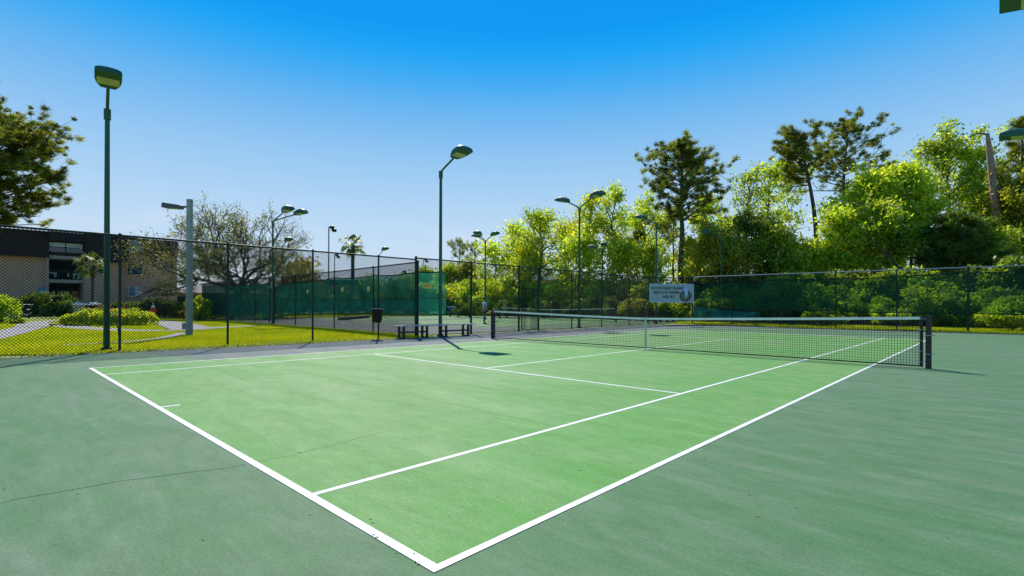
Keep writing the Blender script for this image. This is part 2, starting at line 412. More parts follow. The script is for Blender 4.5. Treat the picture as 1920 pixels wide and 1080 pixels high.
rgd = np.random.default_rng(44); n = 46; dk_ = 2.3 + 14 * rgd.random(n) ** 1.6; kx = (rgd.uniform(-100, 2000, n) - 960) / F
gx = CX + dk_ * (_f.x + _r.x * kx); gy = CY + dk_ * (_f.y + _r.y * kx); s_ = rgd.uniform(.006, .016, n) * (.6 + dk_ / 9); a = rgd.uniform(0, 6.283, n); V = np.zeros((n, 4, 3))
for q in range(4):
    V[:, q, 0] = gx + s_ * np.cos(a + q * 1.571); V[:, q, 1] = gy + s_ * np.sin(a + q * 1.571) * .5; V[:, q, 2] = .0055 + rgd.uniform(0, .004, n)
tag(link(bpy.data.objects.new('court_debris', quads_mesh('court_debris', V.reshape(-1, 3), M['litter'], rgd.random(n)))), 'tiny dry leaf scraps on the court', kind='stuff')
# courts beyond the side fence
sheet('far_court_surround', [(-47.2, 11.9), (-15.3, 11.2), (-15.3, 46), (-47.2, 46)], 0.0, M['outer'], thick=.06)
sheet('far_court_border', [(-47.1, 12.0), (-15.35, 11.3), (-15.35, 17.5), (-47.1, 17.5)], .0015, M['asphalt'])
for cx_ in (-25.4, -41.0):
    sheet('far_playing_area', [(cx_ - 5.485, 20.1), (cx_ + 5.485, 20.1), (cx_ + 5.485, 43.9), (cx_ - 5.485, 43.9)], .003, M['inner'])
    for a in (-5.485, -4.115, 4.065, 5.435): line(cx_ + a, cx_ + a + .05, 20.1, 43.9, 'far_court_line')
    line(cx_ - 5.485, cx_ + 5.485, 20.0, 20.1, 'far_court_line'); line(cx_ - 5.485, cx_ + 5.485, 43.9, 44.0, 'far_court_line')

# paths
def smooth_poly(px, w0, z, name):
    pts = [Vector(p) for p in px]; P = []
    for i in range(len(pts) - 1):
        a, b = pts[i], pts[i + 1]; c0 = pts[max(0, i - 1)]; c1 = pts[min(len(pts) - 1, i + 2)]
        for k in range(8):
            t = k / 8
            P.append(.5 * ((2 * a) + (b - c0) * t + (2 * c0 - 5 * a + 4 * b - c1) * t * t + (3 * a - c0 - 3 * b + c1) * t ** 3))
    P.append(pts[-1]); vs = []; fs = []
    for i, p in enumerate(P):
        d = (P[min(len(P) - 1, i + 1)] - P[max(0, i - 1)]).normalized(); nn = Vector((-d.y, d.x)) * w0 / 2
        vs += [(p.x + nn.x, p.y + nn.y, z), (p.x - nn.x, p.y - nn.y, z)]
    for i in range(len(P) - 1): fs.append((2 * i, 2 * i + 1, 2 * i + 3, 2 * i + 2))
    return tag(MB().add(vs, fs).build(name, M['path']), kind='structure')
PATHS = [([gp(-60, 640), gp(0, 627), gp(60, 613), gp(100, 608), gp(150, 614), gp(230, 619), gp(310, 620), gp(365, 617), gp(430, 613), gp(480, 611)], 1.3),
         ([gp(365, 617), gp(330, 608), gp(295, 603), gp(260, 600)], 2.0),
         ([gp(345, 624), gp(310, 633), gp(250, 640), gp(170, 645), gp(120, 647)], .45),
         ([gp(60, 613), gp(70, 604), gp(120, 601), gp(200, 599)], 1.4)]
for i, (pp, w0) in enumerate(PATHS): smooth_poly(pp, w0, .004 + .004 * i, 'path')

# grass blades near enough to read
def near_path(x, y):
    ok = np.ones(len(x), bool)
    for pp, w0 in PATHS:
        for (ax, ay), (bx, by) in zip(pp[:-1], pp[1:]):
            dx, dy = bx - ax, by - ay; t = np.clip(((x - ax) * dx + (y - ay) * dy) / (dx * dx + dy * dy), 0, 1)
            ok &= np.hypot(x - ax - t * dx, y - ay - t * dy) > w0 * .56
    return ok
def blades(name, x, y, h, w, seed, label=None):
    rg = np.random.default_rng(seed); n = len(x)
    a = rg.uniform(0, 6.283, n); hh = h * rg.uniform(.5, 1.3, n); lx = rg.normal(0, .35, n) * hh; ly = rg.normal(0, .35, n) * hh
    V = np.zeros((n, 3, 3)); dx, dy = np.cos(a) * w / 2, np.sin(a) * w / 2
    V[:, 0] = np.stack([x - dx, y - dy, np.full(n, -.02)], 1); V[:, 1] = np.stack([x + dx, y + dy, np.full(n, -.02)], 1)
    V[:, 2] = np.stack([x + lx, y + ly, hh], 1)
    tint = np.clip(.5 + .22 * np.sin(x * .9 + 1.3 * np.sin(y * .7)) * np.cos(y * .8 + x * .3) + rg.normal(0, .22, n), 0, 1)
    return tag(link(bpy.data.objects.new(name, quads_mesh(name, V.reshape(-1, 3), M['g_blade'], tint, 3))), label, kind='stuff')
rg = np.random.default_rng(5)
n = 330000
d_ = 12.5 + 34 * rg.random(n) ** 1.35; px_ = rg.uniform(-140, 900, n); k_ = (px_ - 960) / F
gx = CX + d_ * (_f.x + _r.x * k_); gy = CY + d_ * (_f.y + _r.y * k_)
edge = -14.55 - .35 * np.clip((1 - gy) / 8, 0, 1) + .35 * np.exp(-((gy - 7.5) / 4.0) ** 2) + .10 * np.sin(gy * 3.1) * np.sin(gy * 7.7)
ok = (gx < edge) & (gy < 11.2 + (-gx - 15) * .02) & (gx > -50) & near_path(gx, gy)
blades('grass', gx[ok], gy[ok], .055, .028, 6, 'bright yellow green lawn between the fence and the building')
n = 90000; gx = rg.uniform(-15.5, 8, n); gy = rg.uniform(31.6, 37.5, n); ok = (gy > 31.62) & ((gx > -13.0) | (gy - 31.6 > (-13 - gx) * 1.1))
blades('grass', gx[ok], gy[ok], .10, .05, 7, 'sunlit grass strip behind the back fence')
n = 30000; gx = rg.uniform(-60, -47.3, n); gy = rg.uniform(12, 45, n)
blades('grass', gx, gy, .14, .09, 8, 'grass beyond the farther courts')
n = 26000; gx = rg.uniform(-50, -15, n); gy = rg.uniform(46.2, 50, n)
blades('grass', gx, gy, .14, .09, 9, 'grass strip beyond the far end fence')
# dry leaves along the edge of the court
n = 900; gy = rg.uniform(-2, 9, n); gx = -14.5 + .25 * np.exp(-((gy - 7.5) / 4.0) ** 2) + rg.normal(0, .13, n)
s_ = rg.uniform(.015, .04, n); a = rg.uniform(0, 6.283, n)
V = np.zeros((n, 4, 3)); zz = rg.uniform(.012, .05, n)
for q in range(4):
    V[:, q, 0] = gx + s_ * np.cos(a + q * 1.571); V[:, q, 1] = gy + s_ * np.sin(a + q * 1.571) * .7; V[:, q, 2] = zz + rg.uniform(-.01, .015, n)
tag(link(bpy.data.objects.new('leaf_litter', quads_mesh('leaf_litter', V.reshape(-1, 3), M['litter'], rg.random(n)))), 'dry brown leaves along the court edge', kind='stuff')

# ---------------------------------------------------------------- chain link fences
def link_mesh(wd, z0, z1, sp=.075, th=.0098):
    """woven diagonal wires clipped to a bay, local x along the bay"""
    H = z1 - z0; vs = []; fs = []
    def seg(x0, za, x1, zb, off):
        d = Vector((x1 - x0, 0, zb - za)).normalized(); nx = Vector((-d.z, 0, d.x)) * th / 2
        b = len(vs)
        for (x, z) in ((x0, za), (x1, zb)):
            p = Vector((x, off, z)); vs.extend([p + nx, p - nx, p + Vector((0, th * .8, 0))])
        for k in range(3): fs.append((b + k, b + (k + 1) % 3, b + 3 + (k + 1) % 3, b + 3 + k))
    c = -H
    while c < wd:
        xa, xb = max(c, 0), min(c + H, wd)
        if xb - xa > .01:
            seg(xa, z0 + xa - c, xb, z0 + xb - c, -.004); seg(xa, z1 - (xa - c), xb, z1 - (xb - c), .004)
        c += sp
    mb = MB(); mb.add(vs, fs); return mb
def fence(name, pts, h, label, mid=None, zlow=.03, sp=.075, th=.0098, rpost=.032, corner=(), railm=None, nomesh=()):
    """pts: post positions in order"""
    root = empty(name, (pts[0][0], pts[0][1], 0), 0, label, 'fence')
    o = Vector((pts[0][0], pts[0][1], 0)); pm = {}
    for i, p in enumerate(pts):
        rr = rpost * (1.5 if i in corner else 1)
        key = round(rr, 4)
        if key not in pm:
            mb = MB(); mb.tube([(0, 0, -.05), (0, 0, h + .03)], rr, 8); mb.ellipsoid((0, 0, h + .035), (rr * 1.25, rr * 1.25, rr * 1.0), 8, 4); pm[key] = mb.mesh('post', M['fgreen'])
        q = link(bpy.data.objects.new('post', pm[key]), root); q.location = Vector((p[0], p[1], 0)) - o
    for i, (a, b) in enumerate(zip(pts[:-1], pts[1:])):
        a, b = Vector((*a, 0)) - o, Vector((*b, 0)) - o; wd = (b - a).length; ang = math.atan2(b.y - a.y, b.x - a.x)
        for nm, z, rr in [('top_rail', h, .030)] + ([('mid_rail', mid, .016)] if mid else []):
            MB().tube([a + Vector((0, 0, z)), b + Vector((0, 0, z))], rr, 6, False).build(nm, railm or M['fgreen'], root)
        MB().tube([a + Vector((0, 0, zlow)), b + Vector((0, 0, zlow))], .005, 4, False).build('tension_wire', M['fgreen'], root)
        if i in nomesh: continue
        me = link_mesh(wd, zlow, h - .02, sp, th).build('chain_link_mesh', M['wire'], root)
        me.location = a; me.rotation_euler = (0, 0, ang)
    return root
LX = -14.95
left_pts = [(LX, y) for y in (-6.7, -4.1, -1.5, 1.1, 3.72, 6.36, 8.9, 10.6)]
fence('chain_link_fence', left_pts, 3.08, 'dark green chain link side fence along the lawn at the left')
left2 = [(LX, y) for y in (10.6, 13.56, 16.66, 18.12, 20.9, 23.8, 26.9, 29.45)] + [(-13.05, 31.85)]
fence('chain_link_fence', left2, 3.14, 'green chain link fence with a middle rail between the two courts', mid=1.55, corner=(0, 1, 2, 3))
back = [(-13.05, 31.86), (-10.5, 32.0), (-7.63, 32.02), (-4.75, 32.05), (-1.98, 32.1), (.84, 32.2), (3.7, 32.25), (6.5, 32.3)]
fence('chain_link_fence', back, 3.2, 'back fence of dark posts and pale top rail in front of the woods', corner=(0, 5), railm=M['grey'])
second = [(-15.0, 10.72), (-18.8, 11.0), (-23.1, 11.3), (-27.9, 11.35), (-31.2, 11.4)]
fence('chain_link_fence', second, 2.98, 'chain link fence with green windscreen left of the benches', corner=(0, 4), mid=1.5)
second2 = [(-31.9, 11.42), (-34.6, 11.45), (-37.6, 11.5), (-40.6, 11.5), (-43.6, 11.55), (-46.9, 11.6)]
fence('chain_link_fence', second2, 2.98, 'farther fence run with low windscreen beside the yellow croton bush', corner=(0,), mid=1.5)
farL = [(-47.0, 11.8 + 3.05 * i) for i in range(12)]
fence('chain_link_fence', farL, 3.0, 'distant side fence behind the farther courts', sp=.15, th=.012)
farE = [(-47.0 + 3.2 * i, 46.1) for i in range(11)]
fence('chain_link_fence', farE, 3.0, 'distant end fence with teal screens below the woods', sp=.15, th=.012, mid=1.5)
# gate leaf standing in the opening
g_ = empty('fence_gate', (LX + .05, 16.8, 0), R(86), 'open chain link gate leaf behind the far part of the net', 'gate')
for nm, a, b in (('gate_frame', (0, 0, .08), (0, 0, 2.1)), ('gate_frame', (1.15, 0, .08), (1.15, 0, 2.1)), ('gate_frame', (0, 0, .08), (1.15, 0, .08)), ('gate_frame', (0, 0, 2.1), (1.15, 0, 2.1))):
    MB().tube([a, b], .022, 6).build(nm, M['fgreen'], g_)
link_mesh(1.15, .1, 2.08).build('chain_link_mesh', M['wire'], g_)

# ---------------------------------------------------------------- windscreens
def windscreen(pts, ztop, zbot, m_, label, sag=.08, seed=0, side=.06, seg=.5):
    """fabric tied to the fence, built as a sagging sheet with hems and grommets"""
    root = empty('windscreen', (pts[0][0], pts[0][1], 0), 0, label, 'windscreen'); o = Vector((pts[0][0], pts[0][1], 0)); rn = random.Random(seed)
    for (a, b), (t0, t1), (b0, b1) in zip(zip(pts[:-1], pts[1:]), zip(ztop[:-1], ztop[1:]), zip(zbot[:-1], zbot[1:])):
        A, B = Vector((*a, 0)) - o, Vector((*b, 0)) - o; d = (B - A); nn = Vector((d.y, -d.x, 0)).normalized() * side
        n_ = max(4, int(d.length / seg)); vs = []; fs = []; rows = 7; tops = []; bots = []
        ph = rn.uniform(0, 6)
        for i in range(n_ + 1):
            t = i / n_; s_ = math.sin(math.pi * t) * sag * rn.uniform(.7, 1.3) + .02 * abs(math.sin(t * 9 + ph))
            zt = t0 + (t1 - t0) * t - s_; zb = b0 + (b1 - b0) * t - .5 * s_
            for j in range(rows + 1):
                q = j / rows; w = .03 * math.sin(i * 1.7 + j * .9 + ph) * math.sin(math.pi * q)
                p = A + d * t + nn * (1 + w * 12) + Vector((0, 0, zt + (zb - zt) * q)); vs.append(p)
            tops.append(vs[-rows - 1] + nn * .08); bots.append(vs[-1] + nn * .08)
        for i in range(n_):
            for j in range(rows): k = i * (rows + 1) + j; fs.append((k, k + 1, k + rows + 2, k + rows + 1))
        MB().add(vs, fs, True).build('fabric_panel', m_, root)
        for P in (tops, bots):
            hm = MB(); vs = []; fs = []
            for k, p in enumerate(P):
                vs += [p + Vector((0, 0, .022)) + nn * .1, p - Vector((0, 0, .022)) + nn * .1, p - Vector((0, 0, .022)) - nn * .1, p + Vector((0, 0, .022)) - nn * .1]
            for k in range(len(P) - 1):
                for j in range(4): fs.append((4 * k + j, 4 * k + (j + 1) % 4, 4 * k + 4 + (j + 1) % 4, 4 * k + 4 + j))
            hm.add(vs, fs).build('hem', M['hem'], root)
    return root
windscreen([(-30.9, 11.3), (-27.9, 11.25), (-23.1, 11.2), (-18.8, 10.9), (-15.06, 10.66)], [2.55, 2.58, 2.68, 2.62, 2.62], [.55, .7, .8, .86, .86], M['screen'], 'long green windscreen with yellow plates left of the benches', seed=1, side=-.13)
windscreen([(-15.06, 10.7), (-15.06, 12.25)], [2.62, 2.68], [.86, .86], M['screen'], 'short end of green windscreen behind the near lamp post', seed=2, side=-.05, sag=.03)
windscreen([(-46.9, 11.52), (-43.6, 11.47), (-40.6, 11.42), (-37.6, 11.42), (-34.6, 11.37), (-32.0, 11.34)], [2.85, 2.85, 2.8, 2.7, 2.72, 2.72], [.35, .35, .3, .3, .3, .3], M['screen'], 'green windscreen hanging low beside the yellow croton bush', seed=3, side=-.13, sag=.10)
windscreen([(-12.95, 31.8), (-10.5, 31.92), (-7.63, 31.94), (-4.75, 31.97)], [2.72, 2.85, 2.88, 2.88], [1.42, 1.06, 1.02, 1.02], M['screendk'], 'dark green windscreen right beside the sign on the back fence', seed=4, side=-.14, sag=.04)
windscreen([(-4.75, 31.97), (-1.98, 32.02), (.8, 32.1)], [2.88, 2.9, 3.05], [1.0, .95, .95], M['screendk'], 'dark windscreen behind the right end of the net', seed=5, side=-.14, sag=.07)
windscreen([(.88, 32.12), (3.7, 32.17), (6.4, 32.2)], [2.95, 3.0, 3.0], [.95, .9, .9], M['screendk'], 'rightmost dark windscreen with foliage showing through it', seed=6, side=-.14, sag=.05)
windscreen([(-12.95, 31.75), (-10.5, 31.87), (-8.8, 31.9)], [1.36, 1.0, .95], [.38, .42, .42], M['screenlow'], 'low teal windscreen under the dark one beside the sign', seed=7, side=-.14, sag=.03)
windscreen([(-47.0 + 3.2 * i, 46.0) for i in range(0, 11)], [2.0] * 11, [.5] * 11, M['screenlow'], 'distant teal windscreen along the far end fence', seed=8, side=.06, sag=.05)
windscreen([(-46.93, 11.8 + 3.05 * i) for i in range(0, 12)], [1.9] * 12, [.6] * 12, M['screenlow'], 'distant teal windscreen along the far side fence', seed=9, side=.06, sag=.05)
# yellow number plates tied to the windscreen
for i, (px, d, z, w_, lb) in enumerate(((620, 29.7, 2.0, .20, 'leftmost of the four yellow plates on the green windscreen'), (680, 26.1, 2.02, .22, 'second yellow plate from the left on the green windscreen'),
                                   (728, 24.0, 1.98, .24, 'third yellow plate from the left on the green windscreen'))):
    x, y = at(px, d)
    y = 10.62 + (-15 - x) * .045 if x > -19 else 10.78 + (-18.8 - x) * .07
    e_ = empty('court_plate', (x, y, z), 0, lb, 'plate', 'yellow plates on the windscreen')
    MB().box(-w_ / 2, w_ / 2, -.008, .008, -w_ * .45, w_ * .45).build('plate', M['yellow'], e_, .003)
e_ = empty('court_plate', (LX + .10, 11.1, 2.03), R(90), 'red and yellow lettered plate on windscreen near the lamp post', 'plate')
MB().box(-.19, .19, -.008, .008, -.10, .10).build('plate', M['yellow'], e_, .003)
for k in range(4): MB().box(-.15 + k * .08, -.11 + k * .08, -.014, -.009, -.05, .06).build('lettering', M['red'], e_)

# ---------------------------------------------------------------- sports lamps
def make_head(parent, at_, ang, tilt, s=1.0, lensm=None):
    """D-shaped floodlight head, local +x points away from the pole"""
    Lh, Wh, Hh = .78 * s, .62 * s, .26 * s
    mb = MB(); rows = []
    xs = [0, .05, .25, .5, .72, .9, 1.0]
    for t in xs:
        wv = Wh / 2 * (.55 + .45 * min(1, t * 3)); hv = Hh * (.55 + .45 * math.sin(min(1, t * 1.8 + .1) * math.pi / 2)) * (1 - .55 * max(0, t - .72) / .28)
        ring = []
        for a in range(9):
            th = math.pi * a / 8; ring.append((t * Lh, -wv * math.cos(th) * (1 if 0 < a < 8 else 1), hv * math.sin(th) ** .7 if 0 < a < 8 else 0))
        ring += [(t * Lh, wv, -.05 * s), (t * Lh, -wv, -.05 * s)]; rows.append(ring)
    n = len(rows[0]); vs = [p for r_ in rows for p in r_]; fs = []
    for i in range(len(rows) - 1):
        for k in range(n): fs.append((i * n + k, i * n + (k + 1) % n, (i + 1) * n + (k + 1) % n, (i + 1) * n + k))
    fs += [tuple(reversed(range(n))), tuple(range((len(rows) - 1) * n, len(rows) * n))]
    mb.add(vs, fs)
    h = mb.build('lamp_head', M['lampgreen'], parent)
    h.location = at_; h.rotation_euler = (0, -tilt, ang)
    MB().box(Lh * .22, Lh * .62, -Wh * .42, Wh * .42, -.058 * s, -.047 * s).build('lens', lensm or M['lens'], h)
    return h
def sports_lamp(x, y, h, heads, label, rise=.6, reach=.85, tilt=R(12), r_=.065, s=1.0):
    root = empty('lamp_post', (x, y, 0), 0, label, 'lamp post', 'green floodlights round the courts')
    MB().tube([(0, 0, -.03), (0, 0, h * .5), (0, 0, h)], [r_ * 1.15, r_, r_ * .85], 10).build('pole', M['lampgreen'], root)
    MB().tube([(0, 0, h - .12), (0, 0, h + .16)], r_ * 1.25, 10).build('collar', M['lampgreen'], root)
    MB().tube([(0, 0, -.02), (0, 0, .08)], r_ * 2.0, 10).build('base_plate', M['fgreen'], root)
    for ang in heads:
        c, sn = math.cos(ang), math.sin(ang)
        MB().tube([(0, 0, h + .1), (c * .12, sn * .12, h + .2), (c * reach, sn * reach, h + rise)], .038, 8).build('arm', M['lampgreen'], root)
        make_head(root, (c * (reach - .05), sn * (reach - .05), h + rise), ang, tilt, s)
    return root
PI = math.pi
sports_lamp(-15.5, .9, 6.36, [R(-7)], 'tall green lamp post standing in the lawn at far left', rise=.50, tilt=R(16), s=.88)
sports_lamp(-14.2, 11.25, 6.45, [0], 'tall green lamp post rising between the two benches', rise=.55)
sports_lamp(-15.25, 22.0, 6.65, [0, PI], 'lamp post with two opposite heads behind the net', rise=.6)
sports_lamp(3.5, 11.9, 6.4, [PI], 'lamp post at the right whose head hangs in at the top corner', rise=.5, tilt=R(8))
sports_lamp(3.5, 22.4, 6.4, [PI], 'lamp post at the right edge before the dead trunk', rise=.5, tilt=R(8))
sports_lamp(-31.55, 11.45, 6.4, [R(42), R(5)], 'lamp post at the farther gate in front of the bare oak', rise=.6, reach=1.45)
sports_lamp(-31.5, 30.0, 6.85, [0, PI, R(-75)], 'lamp post with three heads left of the net', rise=.6)
sports_lamp(-46.6, 28.4, 6.4, [0], 'slim distant lamp post behind the waste bin', rise=.7)
sports_lamp(-45.7, 17.8, 6.4, [0], 'distant lamp post low in front of the oak branches', rise=.6)
sports_lamp(-15.4, 31.25, 6.85, [PI], 'lamp post rising behind the white sign', rise=.6)
sports_lamp(*at(1352, 41), 6.5, [PI], 'lamp post half hidden in trees right of the sign', rise=.7)
sports_lamp(*at(1129, 51), 6.5, [R(-50), PI], 'small distant lamp post in front of the yellow green trees', rise=.6)
# cable from the left pole
MB().tube([(-15.42, .95, 1.05), (-15.25, 1.0, .98), (-15.05, 1.08, .6), (-14.98, 1.1, .1)], .012, 6).build('cable', M['black'])
tag(bpy.data.objects['cable'], 'thin black cable arching from the left lamp post to the fence', 'cable')

def shoebox_lamp(px, d, h):
    x, y = at(px, d)
    root = empty('street_lamp', (x, y, 0), R(0), 'grey timber pole lamp with box head in the lawn', 'street lamp')
    MB().tube([(0, 0, -.05), (0, 0, h)], [.135, .115], 12).build('pole', M['timber'], root)
    ax = -_r.x, -_r.y; ang = math.atan2(ax[1], ax[0])
    a = MB().bar((.1, 0, h - .3), (.32, 0, h - .3), .07, .07).build('arm', M['bronze'], root); a.rotation_euler = (0, 0, ang)
    hd = MB()
    hd.add([(.3, -.16, -.1), (1.02, -.2, -.1), (1.02, .2, -.1), (.3, .16, -.1), (.34, -.13, .04), (1.02, -.17, .10), (1.02, .17, .10), (.34, .13, .04)],
           [(0, 3, 2, 1), (4, 5, 6, 7), (0, 1, 5, 4), (1, 2, 6, 5), (2, 3, 7, 6), (3, 0, 4, 7)])
    b = hd.build('lamp_head', M['bronze'], root, .01); b.location = (0, 0, h - .3); b.rotation_euler = (0, R(-3), ang)
    c = MB().box(.45, .95, -.13, .13, -.113, -.103).build('lens', M['stucco2'], b)
    bx = MB().box(-.25, -.12, -.08, .08, .25, .5).build('junction_box', M['grey'], root, .008); bx.rotation_euler = (0, 0, ang + PI)
    return root
shoebox_lamp(355, 21.5 * .955, 5.48)
def tall_flood(px, d, topy, label, r_=.12):
    x, y = at(px, d); h = zat(px, topy, d)
    root = empty('floodlight_mast', (x, y, 0), 0, label, 'floodlight mast')
    MB().tube([(0, 0, 0), (0, 0, h)], [r_, r_ * .7], 8).build('pole', M['grey'], root)
    for k, (dx, dz) in enumerate(((.45, -.1), (.75, -.5))):
        b = MB().ellipsoid((_r.x * dx, _r.y * dx, h + dz), (.36, .36, .26), 10, 6).build('floodlight', M['black'], root)
        MB().bar((0, 0, h + dz), (_r.x * dx * .6, _r.y * dx * .6, h + dz), .06, .06).build('bracket', M['grey'], b)
    return root
tall_flood(616, 70, 425, 'tall grey floodlight mast left of the palm')
tall_flood(627, 100, 477, 'lower distant floodlight mast left of the palm', .13)
tall_flood(794, 110, 486, 'distant mast just left of the near lamp post', .10)
tall_flood(754, 110, 508, 'shortest distant mast above the windscreen', .10)

# ---------------------------------------------------------------- tennis nets
def tennis_net(cx, cy, z_end=1.07, z_mid=.914, name_label='', half=6.40, sp=.05, th=.0064, post=True):
    root = empty('tennis_net', (cx, cy, 0), 0, name_label, 'tennis net')
    x0, x1 = -half + .10, half - .10
    def top(x): return z_mid + (z_end - z_mid - .01) * (abs(x) / half) ** 1.25
    pm = MB().box(-.048, .048, -.048, .048, -.02, z_end + .02)
    pm = pm.mesh('post', M['black']); bm = bmesh.new(); bm.from_mesh(pm); bmesh.ops.bevel(bm, geom=list(bm.edges), offset=.012, segments=2, affect='EDGES'); bm.to_mesh(pm); bm.free()
    for sx in (-1, 1):
        p = link(bpy.data.objects.new('post', pm), root); p.location = (sx * half, 0, 0)
        for zz in (.30, .68):
            MB().tube([(sx * (-.055), -.052, zz), (sx * .055, -.052, zz)], .007, 6).build('eye_hook', M['steel'], p)
            MB().tube([(sx * .05, 0, zz), (sx * .10, 0, zz)], .006, 6).build('eye_hook', M['black'], p)
        # side dowel of the net with lacing
        MB().tube([(sx * (half - .115), 0, .03), (sx * (half - .115), 0, z_end - .02)], .03, 8).build('side_dowel', M['netblack'], root)
        for k in range(5):
            zz = .12 + k * .22; MB().tube([(sx * (half - .19), -.033, zz), (sx * (half - .04), -.03, zz + .02)], .005, 5).build('lacing', M['steel'], root)
    # net cord
    vs = []; fs = []; 
    def seg(a, b, t):
        d = (b - a).normalized(); nn = Vector((-d.z, 0, d.x)) * t / 2; k = len(vs)
        for p in (a, b): vs.extend([p + nn, p - nn, p + Vector((0, t * .8, 0))])
        for q in range(3): fs.append((k + q, k + (q + 1) % 3, k + 3 + (q + 1) % 3, k + 3 + q))
    x = x0
    while x < x1:
        seg(Vector((x, 0, .04)), Vector((x, 0, top(x))), th); x += sp
    ns = int((top(0) - .04) / (sp * .97)); xs = [x0 + (x1 - x0) * i / 36 for i in range(37)]
    for j in range(ns + 1):
        q = j / ns
        for a, b in zip(xs[:-1], xs[1:]):
            seg(Vector((a, .004, .04 + (top(a) - .04) * q)), Vector((b, .004, .04 + (top(b) - .04) * q)), th)
    nm = MB().add(vs, fs).build('net_mesh', M['netblack'], root); nm['kind'] = 'stuff'
    # doubled cords under the tape
    vs, fs2 = [], []
    tp = MB(); bt = MB()
    for a, b in zip(xs[:-1], xs[1:]):
        tp.bar((a, 0, top(a) - .029), (b, 0, top(b) - .029), .018, .056)
        bt.bar((a, 0, .045), (b, 0, .045), .014, .028)
    tp.build('top_tape', M['tape'], root); bt.build('bottom_cable', M['netblack'], root)
    sb = MB().box(-.027, .027, -.014, .014, .03, top(0) + .004).build('centre_strap', M['strap'], root)
    MB().tube([(0, 0, -.0), (0, 0, .05)], .02, 8).build('strap_anchor', M['steel'], root)
    return root
tennis_net(-5.485, 11.885, name_label='near tennis net with white tape and black posts', half=6.38)
tennis_net(-25.4, 32.0, name_label='distant tennis net seen beyond the side fence', half=6.3, sp=.09, th=.007)

# ---------------------------------------------------------------- benches, bin
def bench(x, y, rz, label, n0, n1, Lb=1.72):
    root = empty('bench', (x, y, 0), rz, label, 'bench', 'wooden benches beside the court')
    for k in range(3):
        MB().box(-Lb / 2, Lb / 2, -.17 + k * .118, -.06 + k * .118, .455, .495).build('seat_plank', M['wood'], root, .004)
    for cx_ in (n0, n1):
        for yy in (-.16, .16): MB().box(cx_ - .04, cx_ + .04, yy - .04, yy + .04, .05, .452).build('leg', M['benchleg'], root, .006)
        MB().box(cx_ - .045, cx_ + .045, -.22, .22, 0, .048).build('foot_rail', M['benchleg'], root, .006)
        MB().box(cx_ - .03, cx_ + .03, -.118, .118, .20, .26).build('cross_rail', M['benchleg'], root, .004)
    MB().box(n0 + .032, n1 - .032, -.03, .03, .20, .26).build('stretcher', M['benchleg'], root, .004)
    return root
bench(-14.15, 9.98, R(88), 'wooden bench left of the lamp post, nearer the bin', -.58, .45, 1.75)
bench(-13.98, 11.85, R(91), 'wooden bench right of the lamp post, nearer the net', -.62, .55, 1.95)
b_ = empty('waste_bin', (-14.45, 8.52, .62), 0, 'black waste bin tilted on its bracket at the fence', 'bin')
mb = MB(); n = 20; vs = []; fs = []
for z, r_ in ((0, .165), (.42, .215), (.43, .235), (.47, .235), (.47, .20), (.05, .15)):
    for k in range(n): a = 2 * PI * k / n; vs.append((r_ * math.cos(a), r_ * math.sin(a), z))
for j in range(5):
    for k in range(n): fs.append((j * n + k, j * n + (k + 1) % n, (j + 1) * n + (k + 1) % n, (j + 1) * n + k))
fs.append(tuple(reversed(range(n)))); fs.append(tuple(range(5 * n, 6 * n)))
o = mb.add(vs, fs, True).build('bucket', M['black'], b_)
MB().tube([(.238 * math.cos(a * .3142), .238 * math.sin(a * .3142), .47) for a in range(21)], .011, 6, False).build('rim', M['grey'], b_)
MB().bar((-.45, .1, .25), (-.2, 0, .25), .03, .03).build('bracket', M['fgreen'], b_)
b_.rotation_euler = (R(-7), R(-6), 0)

# log on the far court
x, y = at(664, 41); ang = math.atan2(_r.y, _r.x) + .25
lg = MB().tube([(-1.25, 0, .12), (-.6, .02, .15), (.2, 0, .22), (1.2, -.02, .30)], [.12, .14, .13, .12], 10).build('fallen_log', M['snag'])
lg.location = (x, y, .0); lg.rotation_euler = (0, 0, ang); tag(lg, 'pale brown log lying on the far court left of the bin', 'log')
# blue box beyond the far gate, seen between fence posts
x, y = at(505, 52)
e_ = empty('water_cooler_stand', (x, y, 0), math.atan2(_r.y, _r.x), 'pale blue cabinet with a sign above it beyond the gate', 'cabinet')
MB().box(-.33, .33, -.25, .25, 0, 1.0).build('cabinet_body', M['paleblue'], e_, .02)
MB().box(-.3, .3, -.02, .02, 1.1, 1.45).build('sign_panel', M['paleblue'], e_)
MB().box(-.14, .14, -.02, .02, 1.6, 2.1).build('notice', M['white'], e_)
MB().box(-.3, -.26, .03, .07, 0, 2.3).build('support_post', M['fgreen'], e_)
# blue bin in the distance left of the person
x, y = at(851, 55)
e_ = empty('recycling_bin', (x, y, 0), math.atan2(_r.y, _r.x), 'small blue bin beyond the distant court', 'bin')
MB().add([(-.45, -.3, .25), (.45, -.3, .25), (.45, .3, .25), (-.45, .3, .25), (-.6, -.4, 1.0), (.6, -.4, 1.0), (.6, .4, 1.0), (-.6, .4, 1.0)], [(0, 3, 2, 1), (4, 5, 6, 7), (0, 1, 5, 4), (1, 2, 6, 5), (2, 3, 7, 6), (3, 0, 4, 7)]).build('bin_body', mat('dark_blue', (.02, .08, .16), .5), e_, .02)
MB().box(-.64, .64, -.44, .44, 1.0, 1.08).build('lid', M['paleblue'], e_, .02)
for sx in (-.4, .4): MB().box(sx - .05, sx + .05, -.2, .2, 0, .25).build('leg', M['black'], e_)
